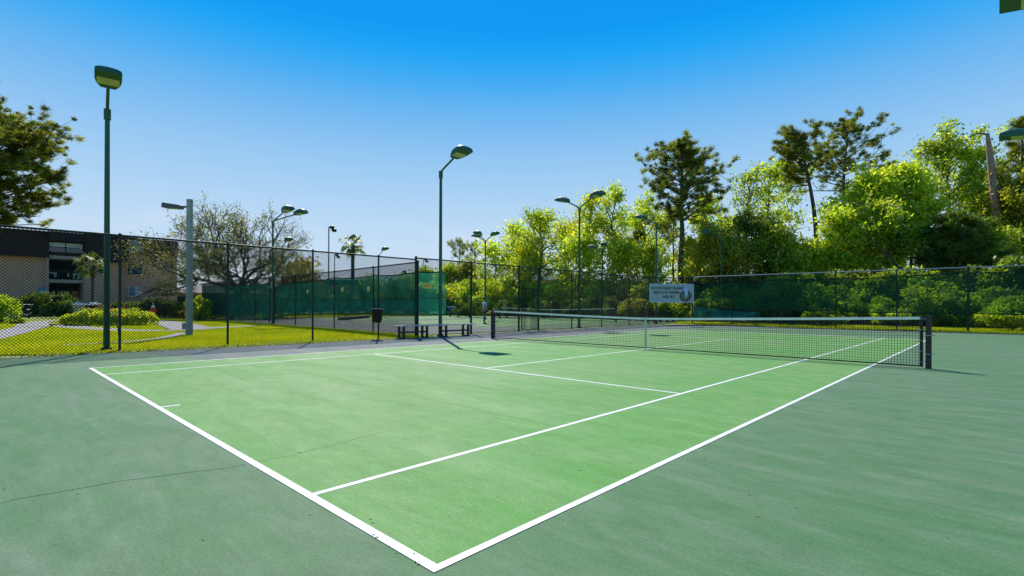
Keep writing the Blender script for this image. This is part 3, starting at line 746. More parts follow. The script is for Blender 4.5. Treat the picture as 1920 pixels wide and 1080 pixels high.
# small black bench by the sign
x, y = at(1232, 38.5)
e_ = empty('courtside_bench', (x, y, 0), math.atan2(_r.y, _r.x), 'small black bench beneath the white sign', 'bench')
MB().box(-.85, .85, -.2, .2, .4, .46).build('seat', M['black'], e_, .01)
MB().box(-.85, .85, .18, .22, .55, .85).build('backrest', M['black'], e_, .01)
for sx in (-.75, -.25, .25, .75): MB().box(sx - .04, sx + .04, -.18, .2, 0, .4).build('leg', M['black'], e_)

# ---------------------------------------------------------------- the sign
A = Vector((-14.95, 29.40, 0)); B = Vector((-13.05, 31.80, 0)); dd = (B - A).normalized()
nrm = Vector((dd.y, -dd.x, 0))
if nrm.dot(Vector((CX, CY, 0)) - A) < 0: nrm = -nrm
sx_ang = math.atan2(dd.y, dd.x)
mid_ = (A + B) / 2 + nrm * .10 + dd * .03
sg = empty('resort_sign', (mid_.x, mid_.y, 2.1), sx_ang, 'pale rectangular resort sign with emblem on the corner fence', 'sign')
SW, SH = 3.12, 1.24
MB().box(-SW / 2, SW / 2, -.02, .02, -SH / 2, SH / 2).build('sign_panel', M['signface'], sg)
fr = MB()
for (x0, x1, z0, z1) in ((-SW / 2, SW / 2, SH / 2 - .05, SH / 2), (-SW / 2, SW / 2, -SH / 2, -SH / 2 + .05), (-SW / 2, -SW / 2 + .05, -SH / 2 + .05, SH / 2 - .05), (SW / 2 - .05, SW / 2, -SH / 2 + .05, SH / 2 - .05)):
    fr.box(x0, x1, -.034, -.0205, z0, z1)
fr.build('border', M['paleblue'], sg)
def text_mesh(txt, size, x, z, parent, m_, bold=.012):
    cu = bpy.data.curves.new('lettering', 'FONT'); cu.body = txt; cu.size = size; cu.align_x = 'CENTER'; cu.extrude = .004; cu.offset = bold * .5; cu.resolution_u = 2
    ob = bpy.data.objects.new('tmp', cu); COL.objects.link(ob); bpy.context.view_layer.update()
    me = bpy.data.meshes.new_from_object(ob.evaluated_get(bpy.context.evaluated_depsgraph_get()))
    bpy.data.objects.remove(ob); me.materials.clear(); me.materials.append(m_)
    t = link(bpy.data.objects.new('lettering', me), parent); t.location = (x, -.026, z); t.rotation_euler = (R(90), 0, 0); return t
# serifs: thin slabs are added by the bold offset at this size
text_mesh('HILTON HEAD ISLAND', .235, -.36, .26, sg, M['signtext'])
text_mesh('BEACH & TENNIS', .235, -.36, -.03, sg, M['signtext'])
text_mesh('RESORT', .235, -.22, -.32, sg, M['signtext'])
em = MB(); n = 28
em.add([(.98 + .44 * math.cos(2 * PI * k / n), -.024, -.19 + .39 * math.sin(2 * PI * k / n)) for k in range(n)] + [(.98 + .44 * math.cos(2 * PI * k / n), -.030, -.19 + .39 * math.sin(2 * PI * k / n)) for k in range(n)],
       [tuple(range(n, 2 * n))] + [(k, (k + 1) % n, (k + 1) % n + n, k + n) for k in range(n)])
em.build('emblem_ball', M['brown'], sg)
MB().add([(.62, -.033, -.30), (.80, -.033, -.02), (1.0, -.033, -.38), (.78, -.033, -.42)], [(0, 1, 2, 3)]).build('emblem_marsh', M['olive'], sg)
MB().add([(.98, -.036, .52), (.86, -.036, .30), (.74, -.036, .20), (.88, -.036, .10), (.92, -.036, -.12), (1.00, -.036, -.36), (1.06, -.036, -.34), (1.14, -.036, 0), (1.12, -.036, .26)], [tuple(range(9))]).build('emblem_bird', M['paleblue'], sg)
MB().box(.74, .90, -.040, -.037, .13, .17).build('emblem_beak', M['signtext'], sg)

# ---------------------------------------------------------------- person
def person(px, d):
    x, y = at(px, d)
    root = empty('person', (x, y, 0), 0, 'person in a light blue shirt standing behind the net post', 'person')
    root.rotation_euler = (0, 0, R(70))
    def skin(name, verts, edges, radii, m_, parent, sub=1):
        me = bpy.data.meshes.new(name); me.from_pydata(verts, edges, []); ob = bpy.data.objects.new(name, me); COL.objects.link(ob)
        md = ob.modifiers.new('s', 'SKIN')
        for i, r_ in enumerate(radii): me.skin_vertices[0].data[i].radius = (r_, r_) if not isinstance(r_, tuple) else r_
        me.skin_vertices[0].data[0].use_root = True
        ob.modifiers.new('u', 'SUBSURF').levels = sub
        bpy.context.view_layer.update()
        m2 = bpy.data.meshes.new_from_object(ob.evaluated_get(bpy.context.evaluated_depsgraph_get())); bpy.data.objects.remove(ob)
        m2.materials.clear(); m2.materials.append(m_); m2.polygons.foreach_set('use_smooth', [True] * len(m2.polygons))
        return link(bpy.data.objects.new(name, m2), parent)
    V = [(0, 0, .95), (0, 0, 1.15), (0, 0, 1.38), (0, 0, 1.50), (.01, 0, 1.58),            # pelvis..neck
         (0, .10, .88), (.03, .11, .50), (0, .12, .10), (.14, .13, .04),                   # left leg
         (0, -.10, .88), (-.02, -.11, .50), (-.08, -.12, .10), (.06, -.13, .04),
         (0, .18, 1.42), (-.02, .23, 1.15), (.12, .22, .95), (.18, .21, .88),
         (0, -.18, 1.42), (-.04, -.24, 1.15), (.10, -.26, .96), (.16, -.26, .89)]
    E_ = [(0, 1), (1, 2), (2, 3), (3, 4), (0, 5), (5, 6), (6, 7), (7, 8), (0, 9), (9, 10), (10, 11), (11, 12), (2, 13), (13, 14), (14, 15), (15, 16), (2, 17), (17, 18), (18, 19), (19, 20)]
    rr = [(.15, .11), (.14, .10), (.16, .11), (.07, .06), (.055, .055), .085, .062, .042, .035, .085, .062, .042, .035, .058, .045, .033, .03, .058, .045, .033, .03]
    skin('body', V, E_, rr, M['skin'], root)
    # fingers
    hands = MB()
    for s_, bx in ((1, (.19, .21, .87)), (-1, (.17, -.26, .88))):
        for k in range(4):
            p = Vector(bx) + Vector((.0, (k - 1.5) * .018, 0)); ln = (.06, .075, .07, .055)[k]
            hands.tube([p, p + Vector((.03, 0, -.02)), p + Vector((.03, 0, -.02 - ln * .6))], [.009, .008, .007], 6)
        p = Vector(bx) + Vector((0, s_ * -.03, .01)); hands.tube([p, p + Vector((.03, -s_ * .02, -.02)), p + Vector((.045, -s_ * .02, -.045))], [.01, .009, .008], 6)
    hands.build('fingers', M['skin'], root)
    hd = MB().ellipsoid((.02, 0, 1.69), (.098, .078, .118), 14, 10)
    hd.ellipsoid((.115, 0, 1.68), (.02, .014, .022), 6, 5); hd.ellipsoid((.02, .078, 1.68), (.018, .012, .03), 6, 5); hd.ellipsoid((.02, -.078, 1.68), (.018, .012, .03), 6, 5)
    hd.build('head', M['skin'], root)
    MB().ellipsoid((-.005, 0, 1.72), (.105, .088, .108), 14, 10).build('hair', M['hair'], root)
    skin('shirt', [(0, 0, .97), (0, 0, 1.18), (0, 0, 1.40), (0, 0, 1.49), (0, .185, 1.42), (-.015, .225, 1.24), (0, -.185, 1.42), (-.03, -.235, 1.24)],
         [(0, 1), (1, 2), (2, 3), (2, 4), (4, 5), (2, 6), (6, 7)], [(.175, .135), (.165, .125), (.185, .13), .075, .078, .068, .078, .068], M['shirt'], root)
    skin('shorts', [(0, 0, .98), (0, .10, .85), (.025, .112, .55), (0, -.10, .85), (-.015, -.112, .55)], [(0, 1), (1, 2), (0, 3), (3, 4)], [(.17, .13), .105, .088, .105, .088], M['shorts'], root)
    skin('leggings', [(.028, .11, .56), (0, .12, .12)], [(0, 1)], [.07, .052], M['shoe'], root)
    skin('leggings', [(-.018, -.11, .56), (-.08, -.12, .12)], [(0, 1)], [.07, .052], M['shoe'], root)
    for yy, xx in ((.125, 0), (-.125, -.08)):
        MB().ellipsoid((xx + .06, yy, .05), (.14, .055, .05), 10, 6).build('shoe', M['shoe'], root)
        MB().tube([(xx, yy, .07), (xx, yy, .14)], .055, 8).build('sock', M['white'], root)
    return root
person(909, 34.0)

# ---------------------------------------------------------------- buildings
BX = -75.0
def yb(px, X_=BX):
    """Y where the bearing of column px meets the facade plane"""
    k = (px - 960) / F; d = (X_ - CX) / (_f.x + _r.x * k); return CY + d * (_f.y + _r.y * k), d
def zb(px, py): return zat(px, py, yb(px)[1])
bl = empty('apartment_building', (BX, yb(100)[0], 0), 0, 'three storey tan apartment building with dark shingled top storey', 'building')
oy = yb(100)[0]
def bpart(name, m_, x0, x1, px0, px1, z0, z1, parent=None, bev=0):
    y0, y1 = yb(px0)[0] - oy, yb(px1)[0] - oy
    return MB().box(x0, x1, y0, y1, z0, z1).build(name, m_, parent or bl, bev)
zt = 9.35
bpart('wall', M['stucco'], -10, 0, -260, 89, 0, 6.45)
bpart('wall', M['stucco'], -10, .5, 157, 226, 0, 6.4)
bpart('wall', M['stucco'], -10, -.3, 226, 333, 0, 9.0)
bpart('wall', M['stucco2'], -3.2, -3.0, 89, 157, 0, 2.3)
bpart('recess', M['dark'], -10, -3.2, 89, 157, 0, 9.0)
bpart('column', M['stucco2'], -3, .35, 85, 91, 0, 7.2)
bpart('column', M['stucco2'], -3, .35, 155, 159, 0, 7.2)
for nm, px0, px1, z0, z1, x1 in (('slab', 91, 155, 3.62, 3.98, .3), ('slab', 91, 155, 6.30, 6.66, .3)):
    bpart(nm, M['stucco2'], -3, x1, px0, px1, z0, z1)
# shingled mansard: courses of shingle boards
for px0, px1, xf, zlo in ((-260, 91, .0, 6.4), (157, 240, .6, 6.2), (91, 157, .0, 8.3), (268, 333, -.1, 7.6)):
    y0, y1 = yb(px0)[0] - oy, yb(px1)[0] - oy; nrow = int((zt - zlo) / .42) + 1
    mb = MB()
    for k in range(nrow):
        z0 = zlo + k * (zt - zlo) / nrow; z1 = zlo + (k + 1) * (zt - zlo) / nrow
        off = xf + .55 - .09 * k
        mb.add([(off, y0, z0), (off, y1, z0), (off - .12, y1, z1 + .02), (off - .12, y0, z1 + .02), (-2.5, y0, z0), (-2.5, y1, z0), (-2.5, y1, z1), (-2.5, y0, z1)],
               [(0, 1, 2, 3), (4, 7, 6, 5), (0, 4, 5, 1), (3, 2, 6, 7), (0, 3, 7, 4), (1, 5, 6, 2)])
    mb.build('shingle_roof', M['shingle'], bl)
bpart('roof', M['shingle'], -11, .05, -260, 333, zt - .1, zt)
for px0, px1, d in ((234, 243, .5), (249, 257, .5), (259, 266, .5)):
    bpart('roof_unit', M['grey'], -3.4, -2.4, px0, px1, zt, zt + .55, None, .03)
def window(px0, px1, py0, py1, xf, m1, m2):
    pm_ = (px0 + px1) / 2; z1, z0 = zb(pm_, py0), zb(pm_, py1); y0, y1 = yb(px0)[0] - oy, yb(px1)[0] - oy; t = .09
    w = empty('window', (0, 0, 0)); w.parent = bl; ym = (y0 + y1) / 2
    for a in ((y0, y1, z0, z0 + t), (y0, y1, z1 - t, z1), (y0, y0 + t, z0 + t, z1 - t), (y1 - t, y1, z0 + t, z1 - t), (ym - t / 2, ym + t / 2, z0 + t, z1 - t)):
        MB().box(xf - .05, xf + .06, *a[:2], *a[2:]).build('frame', M['frame'] if m2 is M['glassw'] else M['shingle'], w)
    MB().box(xf + .005, xf + .02, y0 + t, ym - t / 2, z0 + t, z1 - t).build('pane', m1, w)
    MB().box(xf + .005, xf + .02, ym + t / 2, y1 - t, z0 + t, z1 - t).build('pane', m2, w)
    MB().box(xf, xf + .14, y0 - .1, y1 + .1, z0 - .1, z0).build('sill', M['stucco2'], w)
M['glassb'] = mat('blue_reflecting_glass', (.03, .22, .36), .1, spec=.8)
window(241, 268, 450, 473, -.3, M['glassb'], M['glassw'])
window(241, 267, 496, 514, -.3, M['glass'], M['glass'])
window(241, 267, 537, 556, -.3, M['glassb'], M['glassw'])
# top storey balcony: two long bright clerestory panes over dark rail
for px0, px1 in ((92, 122), (124, 155)):
    bpart('pane', M['glassw'], -.2, -.12, px0, px1, zb(115, 463), zb(115, 455))
    bpart('pane', M['glass'], -.2, -.12, px0, px1, zb(115, 474), zb(115, 464))
bpart('balcony_front', M['shingle'], -.1, .0, 91, 155, 6.66, 7.1)
# balcony rails and furniture in the recess
for zz in (3.98, 6.66):
    if zz < 5:
        bpart('rail', M['black'], -.05, .0, 91, 155, zz + .95, zz + 1.03)
        y0, y1 = yb(91)[0] - oy, yb(155)[0] - oy; mb = MB(); k = y0
        while k < y1: mb.box(-.04, -.01, k, k + .03, zz, zz + .95); k += .28
        mb.build('balusters', M['black'], bl)
for px0, px1, z0, z1 in ((94, 108, 4.7, 4.82), (103, 108, 4.3, 4.7), (139, 151, 4.6, 4.78), (140, 143, 4.2, 4.6), (148, 151, 4.2, 4.6), (129, 132, 4.4, 4.8)):
    bpart('balcony_chair', M['white'], -1.6, -1.2, px0, px1, z0, z1)
for px0 in (103, 112, 118, 124, 131): bpart('notice_panel', M['white'], -2.6, -2.5, px0, px0 + 3.5 if px0 > 103 else px0 + 5, 1.9 if px0 > 103 else 1.3, 2.75)
bpart('orange_sign', M['orange'], -2.6, -2.5, 139, 152, 2.25, 2.75, None, .05)
bpart('mailbox_planter', M['stucco2'], -1.0, -.4, 101, 112, .25, .95, None, .1)
# blue round plate on the wall
bp_ = MB(); n = 20; yc = yb(81)[0] - oy; zc = zb(81, 545)
bp_.add([(.03, yc + .42 * math.cos(2 * PI * k / n), zc + .42 * math.sin(2 * PI * k / n)) for k in range(n)] + [(.06, yc + .42 * math.cos(2 * PI * k / n), zc + .42 * math.sin(2 * PI * k / n)) for k in range(n)], [tuple(range(n, 2 * n))] + [(k, (k + 1) % n, (k + 1) % n + n, k + n) for k in range(n)])
q = bp_.build('blue_plate', M['blue'], bl)
MB().box(.07, .075, yc - .25, yc + .25, zc - .03, zc + .05).build('blue_plate_mark', M['glassw'], q)
MB().box(.07, .075, yc - .18, yc + .2, zc - .2, zc - .12).build('blue_plate_mark', M['glassw'], q)
# low wing with hipped roof right of the building
e2 = empty('low_wing', (*at(352, 62), 0), math.atan2(_r.y, _r.x), 'low brown wing half hidden behind the oak and street lamp', 'building')
MB().box(-1.4, 9, 0, 6, 0, 2.6).build('wall', M['stucco'], e2)
MB().box(-1.2, 1.1, -.06, -.01, 0, 2.3).build('door', M['dark'], e2)
MB().box(1.6, 3.4, -.06, -.01, .5, 2.3).build('door', M['dark'], e2)
MB().add([(-2, -.8, 2.6), (9.6, -.8, 2.6), (9.6, 6.8, 2.6), (-2, 6.8, 2.6), (1, 3, 4.1), (7, 3, 4.1)], [(0, 1, 5, 4), (1, 2, 5), (2, 3, 4, 5), (3, 0, 4), (3, 2, 1, 0)]).build('roof', M['stucco2'], e2)
# flat roofed far building above the windscreen
e3 = empty('far_building', (*at(640, 125), 0), math.atan2(_r.y, _r.x), 'distant flat roofed building showing just above the green windscreen', 'building')
MB().box(-7, 6, 0, 10, 0, 6.0).build('wall', M['stucco'], e3); MB().box(-7.6, 6.6, -.6, 10.6, 6.0, 7.3).build('roof', mat('dark_roof', (.03, .06, .09), .7), e3)
MB().box(-7.7, 6.7, -.72, -.61, 5.8, 6.05).build('fascia', M['brick'], e3)
e4 = empty('far_building', (*at(1070, 120), 0), math.atan2(_r.y, _r.x), 'pale low building glimpsed between tree trunks behind the net', 'building')
MB().box(-11, 5, 0, 8, 0, 7.2).build('wall', M['stucco'], e4); MB().box(-12, 6, -.6, 9, 7.2, 8.6).build('roof', M['white'], e4)

# hydrant
x, y = at(287, 37.5)
h_ = empty('fire_hydrant', (x, y, 0), 0, 'red fire hydrant with a white cap on the lawn', 'fire hydrant')
MB().tube([(0, 0, 0), (0, 0, .08), (0, 0, .09), (0, 0, .95), (0, 0, 1.0)], [.17, .17, .14, .14, .16], 12).build('barrel', M['red'], h_)
MB().tube([(0, 0, 1.0), (0, 0, 1.10), (0, 0, 1.16)], [.11, .10, .04], 12).build('bonnet', M['white'], h_)
MB().tube([(0, 0, 1.22), (0, 0, 1.30)], .035, 6).build('nut', M['white'], h_)
for sx in (-1, 1): MB().tube([(sx * _r.x * .08, sx * _r.y * .08, .72), (sx * _r.x * .27, sx * _r.y * .27, .72)], .075, 10).build('nozzle', M['red'], h_)
MB().tube([(0, 0, .66), (.25, -.06, .66)], .095, 10).build('nozzle', M['red'], h_)
# brick grill counter
x, y = at(160, 46)
c_ = empty('grill_counter', (x, y, 0), math.atan2(_r.y, _r.x), 'brick counter with white top behind the long hedge', 'counter')
MB().box(-.75, .28, -.4, .4, 0, 1.12).build('brick_base', M['brick'], c_)
for j in range(5):
    for k in range(4):
        xx = -.74 + k * .255 + (.12 if j % 2 else 0)
        MB().box(xx, min(xx + .24, .27), -.415, -.395, .08 + j * .2, .25 + j * .2).build('brick', M['brick'], c_)
MB().box(.28, .95, -.3, .4, 0, 1.12).build('opening', M['dark'], c_)
MB().box(-.85, 1.05, -.48, .48, 1.12, 1.28).build('countertop', M['white'], c_, .02)
MB().box(-.8, -.4, -.2, .2, 1.28, 1.40).build('lid', M['white'], c_, .02); MB().box(.55, .95, -.2, .2, 1.28, 1.40).build('lid', M['white'], c_, .02)
# utility cart
x, y = at(36, 44)
g2 = empty('utility_cart', (x, y, 0), math.atan2(_r.y, _r.x), 'dark utility cart with a pale top behind the round bush', 'cart')
MB().box(-1.3, .55, -.5, .5, .3, .78).build('body', M['black'], g2, .06)
MB().box(-.3, .55, -.52, .52, .28, .36).build('bumper', M['white'], g2, .01)
MB().box(-1.2, .35, -.45, .45, .78, 1.1).build('load', M['dark'], g2, .05)
MB().box(-1.0, .72, -.52, .52, 1.14, 1.19).build('top', M['white'], g2, .01)
for sx, sy in ((.38, -.45), (.38, .45), (-.95, -.45), (-.95, .45)):
    w = MB().tube([(sx, sy - .09, .26), (sx, sy + .09, .26)], .26, 16).build('wheel', M['tyre'], g2); MB().tube([(sx, sy - .1, .26), (sx, sy + .1, .26)], .12, 10).build('hub', M['white'], w)
MB().tube([(.62, -.4, .75), (.70, -.4, 1.14)], .025, 6).build('handle', M['grey'], g2); MB().tube([(.62, .4, .75), (.70, .4, 1.14)], .025, 6).build('handle', M['grey'], g2)

# ---------------------------------------------------------------- vegetation
def rhomb(P, s, rg, up=0.0, elong=1.5):
    """leaf quads at points P, size s"""
    n = len(P); a = rg.normal(size=(n, 3)); a[:, 2] += up; a /= np.linalg.norm(a, axis=1)[:, None] + 1e-9
    b = rg.normal(size=(n, 3)); b -= (b * a).sum(1)[:, None] * a; b /= np.linalg.norm(b, axis=1)[:, None] + 1e-9
    c = np.cross(a, b); s = s * rg.uniform(.6, 1.35, n)[:, None]
    return np.stack([P - b * s * elong / 2, P + c * s / 2 * .8, P + b * s * elong / 2, P - c * s / 2 * .8], 1).reshape(-1, 3)
def crown_obj(P, s, m_, parent, rg, name='crown', clump=None, elong=1.5, up=0.0):
    t = rg.random(len(P)) if clump is None else np.clip(clump + rg.normal(0, .30, len(P)), 0, 1)
    return link(bpy.data.objects.new(name, quads_mesh(name, rhomb(P, s, rg, up, elong), m_, t)), parent)
def curve(p0, d0, ln, n, rg, wob=.12, lift=.0):
    pts = [np.array(p0)]; d = np.array(d0, float); d /= np.linalg.norm(d)
    for i in range(n):
        d = d + rg.normal(0, wob, 3) + np.array([0, 0, lift]); d /= np.linalg.norm(d); pts.append(pts[-1] + d * ln / n)
    return pts
def broadleaf(name, x, y, h, cw, z0, leaf_m, bark, label, n_leaf=9000, ls=.16, limbs=16, seed=1, tr=.16, spread=.55, clr=.35, cat='tree', group=None, fork=0.0, lean=(0, 0), sub=5, dens_low=1.0, zmax=.93, wobt=.04):
    """h height, cw crown half width, z0 crown base height"""
    rg = np.random.default_rng(seed); root = empty(name, (x, y, 0), 0, label, cat, group); tb = MB()
    nt = 9; T = [np.array([lean[0] * (i / nt) + rg.normal(0, wobt) * i, lean[1] * (i / nt) + rg.normal(0, wobt) * i, h * zmax * i / nt]) for i in range(nt + 1)]
    tb.tube([Vector(p) for p in T], [tr * (1.25 if i == 0 else 1) * (1 - .85 * i / nt) for i in range(nt + 1)], 7)
    tips = []
    for i in range(limbs):
        t = (i + rg.random() * .8) / limbs; z = z0 + (h * zmax - z0) * t ** .9; q = min(z / (h * zmax) * nt, nt - .01); k = int(q); p0 = T[k] + (T[k + 1] - T[k]) * (q - k)
        az = i * 2.4 + rg.normal(0, .35); env = math.sin(math.pi * min(1, (t * .72 + .25))) ** .7
        ln = cw * env * rg.uniform(.7, 1.15); el = spread + .55 * t + rg.normal(0, .12)
        d0 = (math.cos(az) * math.cos(el), math.sin(az) * math.cos(el), math.sin(el)); lp = curve(p0, d0, ln / max(.35, math.cos(el)) * .85, 5, rg, .10, .03)
        r0 = tr * (.45 - .25 * t); tb.tube([Vector(p) for p in lp], [r0 * (1 - .8 * j / 5) for j in range(6)], 5, False)
        tips += [(lp[-1], .9), (lp[-2], .8), (lp[-3], .6)]
        for s_ in range(sub):
            j = rg.integers(1, 5); u = rg.random(); b0 = lp[j] + (lp[j + 1] - lp[j]) * u
            dd_ = np.array(d0) + rg.normal(0, .65, 3); dd_[2] += .25
            sp_ = curve(b0, dd_, ln * rg.uniform(.25, .5), 3, rg, .2); tb.tube([Vector(p) for p in sp_], [r0 * .35, r0 * .25, r0 * .18, r0 * .1], 4, False)
            tips += [(sp_[-1], 1), (sp_[-2], .9), (sp_[1], .5)]
    tb.build('trunk', bark, root)
    P0 = np.array([t[0] for t in tips]); w = np.array([t[1] for t in tips]) * rg.uniform(.2, 1.5, len(tips)) ** 1.3
    w *= np.where(P0[:, 2] < z0 + .3 * (h - z0), dens_low, 1)
    idx = rg.choice(len(tips), n_leaf, p=w / w.sum()); cl = rg.random(len(tips))
    P = P0[idx] + rg.normal(0, 1, (n_leaf, 3)) * np.array([clr, clr, clr * .75]) * rg.uniform(.5, 1.2, (n_leaf, 1))
    crown_obj(P, ls, leaf_m, root, rg, clump=cl[idx] * .7 + .15); return root
def pine(name, x, y, h, cw, z0, label, seed=1, tr=.2, n=26, tuft=.42, needles=64, bend=(0, 0), bare=0, group=None, nx=(0, 0), flat=.6, dens=1.0, limb_r=.22, leafm=None, side=None, low=1.0):
    rg = np.random.default_rng(seed); root = empty(name, (x, y, 0), 0, label, 'pine tree', group); tb = MB(); nt = 10
    T = [np.array([bend[0] * (i / nt) ** 2 + nx[0] * math.sin(i / nt * 3.1), bend[1] * (i / nt) ** 2 + nx[1] * math.sin(i / nt * 3.1), h * .97 * i / nt]) + rg.normal(0, .04, 3) * (i > 0) for i in range(nt + 1)]
    tb.tube([Vector(p) for p in T], [tr * (1.2 if i == 0 else 1) * (1 - .8 * (i / nt) ** 1.3) for i in range(nt + 1)], 8)
    tufts = []
    for i in range(n):
        t = ((i + rg.random()) / n); z = z0 + (h * .95 - z0) * t ** .8; q = min(z / (h * .97) * nt, nt - .01); k = int(q); p0 = T[k] + (T[k + 1] - T[k]) * (q - k)
        az = i * 2.4 + rg.normal(0, .3)
        if side is not None and rg.random() < .75: az = side + rg.normal(0, .6)
        env = (1 - t) ** .55 * .55 + .5 * math.sin(math.pi * min(1, t * .9 + .15))
        ln = cw * env * rg.uniform(.6, 1.15) * (low + (1 - low) * min(1, t / .35)); el = .12 + .75 * t + rg.normal(0, .12)
        lp = curve(p0, (math.cos(az) * math.cos(el), math.sin(az) * math.cos(el), math.sin(el)), ln, 5, rg, .13, .05)
        r0 = tr * limb_r * (1 - .5 * t); tb.tube([Vector(p) for p in lp], [r0 * (1 - .75 * j / 5) for j in range(6)], 5, False)
        tufts += [lp[-1], lp[-2]]
        for s_ in range(max(3, int(7 * ln / cw * dens) + 2)):
            j = rg.integers(1, 5); b0 = lp[j] + (lp[j + 1] - lp[j]) * rg.random(); dv = np.array([math.cos(az), math.sin(az), .35]) + rg.normal(0, .6, 3)
            sp_ = curve(b0, dv, ln * rg.uniform(.15, .38), 3, rg, .2, .05); tb.tube([Vector(p) for p in sp_], [r0 * .35, r0 * .28, r0 * .2, r0 * .1], 4, False)
            tufts += [sp_[-1], sp_[-2]] if rg.random() < .6 * dens else [sp_[-1]]
    tb.build('trunk', M['barkd'], root)
    C_ = np.array(tufts); C_ = C_[rg.random(len(C_)) < .9]; m_ = len(C_)
    c = np.repeat(C_, needles, 0); sz = np.repeat(rg.uniform(.6, 1.25, m_), needles)[:, None] * tuft
    d = rg.normal(size=(len(c), 3)); d[:, 2] = d[:, 2] * flat + .25; d /= np.linalg.norm(d, axis=1)[:, None]
    s_ = np.cross(d, rg.normal(size=(len(c), 3))); s_ /= np.linalg.norm(s_, axis=1)[:, None]
    o = c + rg.normal(0, .22, c.shape) * sz; ln = sz * rg.uniform(.35, .8, (len(c), 1)); w = .017 * (1 + tuft)
    V = np.stack([o - s_ * w, o + d * ln, o + s_ * w], 1).reshape(-1, 3)
    tint = np.clip(np.repeat(rg.random(m_), needles) * .75 + rg.normal(0, .18, len(c)), 0, 1)
    link(bpy.data.objects.new('crown', quads_mesh('crown', V, leafm or M['l_pine'], tint, 3)), root); return root
def shrub_mesh(rx, ry, rz, n, ls, leaf_m, seed, lumps=9, core=.55):
    rg = np.random.default_rng(seed)
    lumps = int(lumps * 2.4); Lc = rg.uniform(-1, 1, size=(lumps, 3)) * np.array([rx, ry, rz * .5]) * .8; Lc[:, 2] = rz * .62 + Lc[:, 2] * (1.15 - .5 * (np.abs(Lc[:, 0]) / rx)) ; Lr = rg.uniform(.14, .40, lumps)
    idx = rg.integers(0, lumps, n); d = rg.normal(size=(n, 3)); d /= np.linalg.norm(d, axis=1)[:, None]
    r_ = (core + (1 - core) * rg.random(n) ** .5)[:, None] + rg.normal(0, .16, (n, 1)) ** 1
    P = Lc[idx] + d * r_ * Lr[idx][:, None] * np.array([rx * .85, ry, rz * .8]); P[:, 2] = np.abs(P[:, 2]) + .02
    t = np.clip(rg.random(lumps)[idx] * .55 + .2 + rg.normal(0, .2, n), 0, 1)
    return quads_mesh('foliage', rhomb(P, ls, rg), leaf_m, t)
def shrub_stem(rz):
    mb = MB(); rn = random.Random(3)
    for k in range(5):
        a = k * 1.25; mb.tube([(.05 * math.cos(a), .05 * math.sin(a), 0), (.2 * math.cos(a), .2 * math.sin(a), rz * .5), (.45 * math.cos(a), .45 * math.sin(a), rz * 1.1)], [.05, .035, .015], 5, False)
    return mb.mesh('stem', M['barkg'])
def shrub(me, st, x, y, rz, s, label, cat='shrub', group=None, sz=None):
    root = empty('shrub', (x, y, 0), rz, label, cat, group); root.scale = (s, s, sz or s)
    link(bpy.data.objects.new('foliage', me), root)
    if st: link(bpy.data.objects.new('stem', st), root)
    return root

# --- lawn planting
hm = shrub_mesh(1.9, .85, 1.0, 5200, .085, M['l_bright'], 11, lumps=14)
hx0, hy0 = at(206, 30.5)
def hedge(px0, px1, d, h, leafm, label, seed, n=9000, ls=.085, dp=.75):
    rg = np.random.default_rng(seed); (xa, ya), (xb, yb_) = at(px0, d), at(px1, d); Lh = math.hypot(xb - xa, yb_ - ya)
    root = empty('hedge', ((xa + xb) / 2, (ya + yb_) / 2, 0), math.atan2(yb_ - ya, xb - xa), label, 'hedge')
    u = rg.uniform(-1, 1, n); th = rg.uniform(0, PI, n); hh = h * (1 + .10 * np.sin(u * 9) + .06 * np.sin(u * 23)) * (1 - .25 * np.abs(u) ** 4)
    r_ = 1 - .35 * rg.random(n) ** 2; P = np.stack([u * Lh / 2, np.cos(th) * dp * r_, np.clip(np.sin(th) ** .55, 0, 1) * hh * r_], 1); P += rg.normal(0, .04, P.shape); P[:, 2] = np.abs(P[:, 2])
    crown_obj(P, ls, leafm, root, rg, 'foliage', clump=np.clip(P[:, 2] / h, 0, 1) * .0 + .5 + .25 * np.sin(u * 17))
    mb = MB()
    for k in range(7): xx = -Lh / 2 + Lh * (k + .5) / 7; mb.tube([(xx, 0, 0), (xx + .1, 0, h * .5), (xx - .1, .1, h * .85)], [.04, .03, .015], 5, False)
    mb.build('stem', M['barkg'], root); return root
hedge(130, 283, 29.8, .80, M['l_yellow'], 'long low yellow green hedge in the lawn left of the hydrant', 31, 9500, .10)
fl = []
rn = random.Random(4)
fb = empty('flower_bed', (*at(205, 32.5), 0), math.atan2(_r.y, _r.x), 'row of red flowers behind the long low hedge', 'flowers')
mb = MB()
for k in range(26):
    xx = rn.uniform(-1.4, 1.6); zz = rn.uniform(.8, 1.12); mb.ellipsoid((xx, rn.uniform(-.3, .3), zz), (.06, .06, .05), 6, 4)
    mb2 = None
mb.build('blossoms', M['flower'], fb)['kind'] = 'stuff'
rg2 = np.random.default_rng(3); crown_obj(rg2.uniform([-1.7, -.35, .1], [1.9, .35, 1.0], (1500, 3)), .09, M['l_mid'], fb, rg2, 'foliage')
st_ = shrub_stem(.8)
shrub(shrub_mesh(1.05, .9, 1.25, 6500, .09, M['l_bright'], 12, 12), st_, *at(2, 33.5), 0, 1.0, 'round clipped bright green bush at the left edge', sz=1.15)
shrub(shrub_mesh(.9, .6, .35, 1800, .08, M['l_mid'], 13, 8), st_, *at(26, 31.5), 0, .8, 'small dark ground plant at the foot of the round bush')
shrub(shrub_mesh(.95, .8, 1.25, 3600, .17, M['l_yellow'], 14, 10), st_, *at(371, 38.5), 0, 1.0, 'yellow croton bush left of the windscreen corner', sz=1.1)
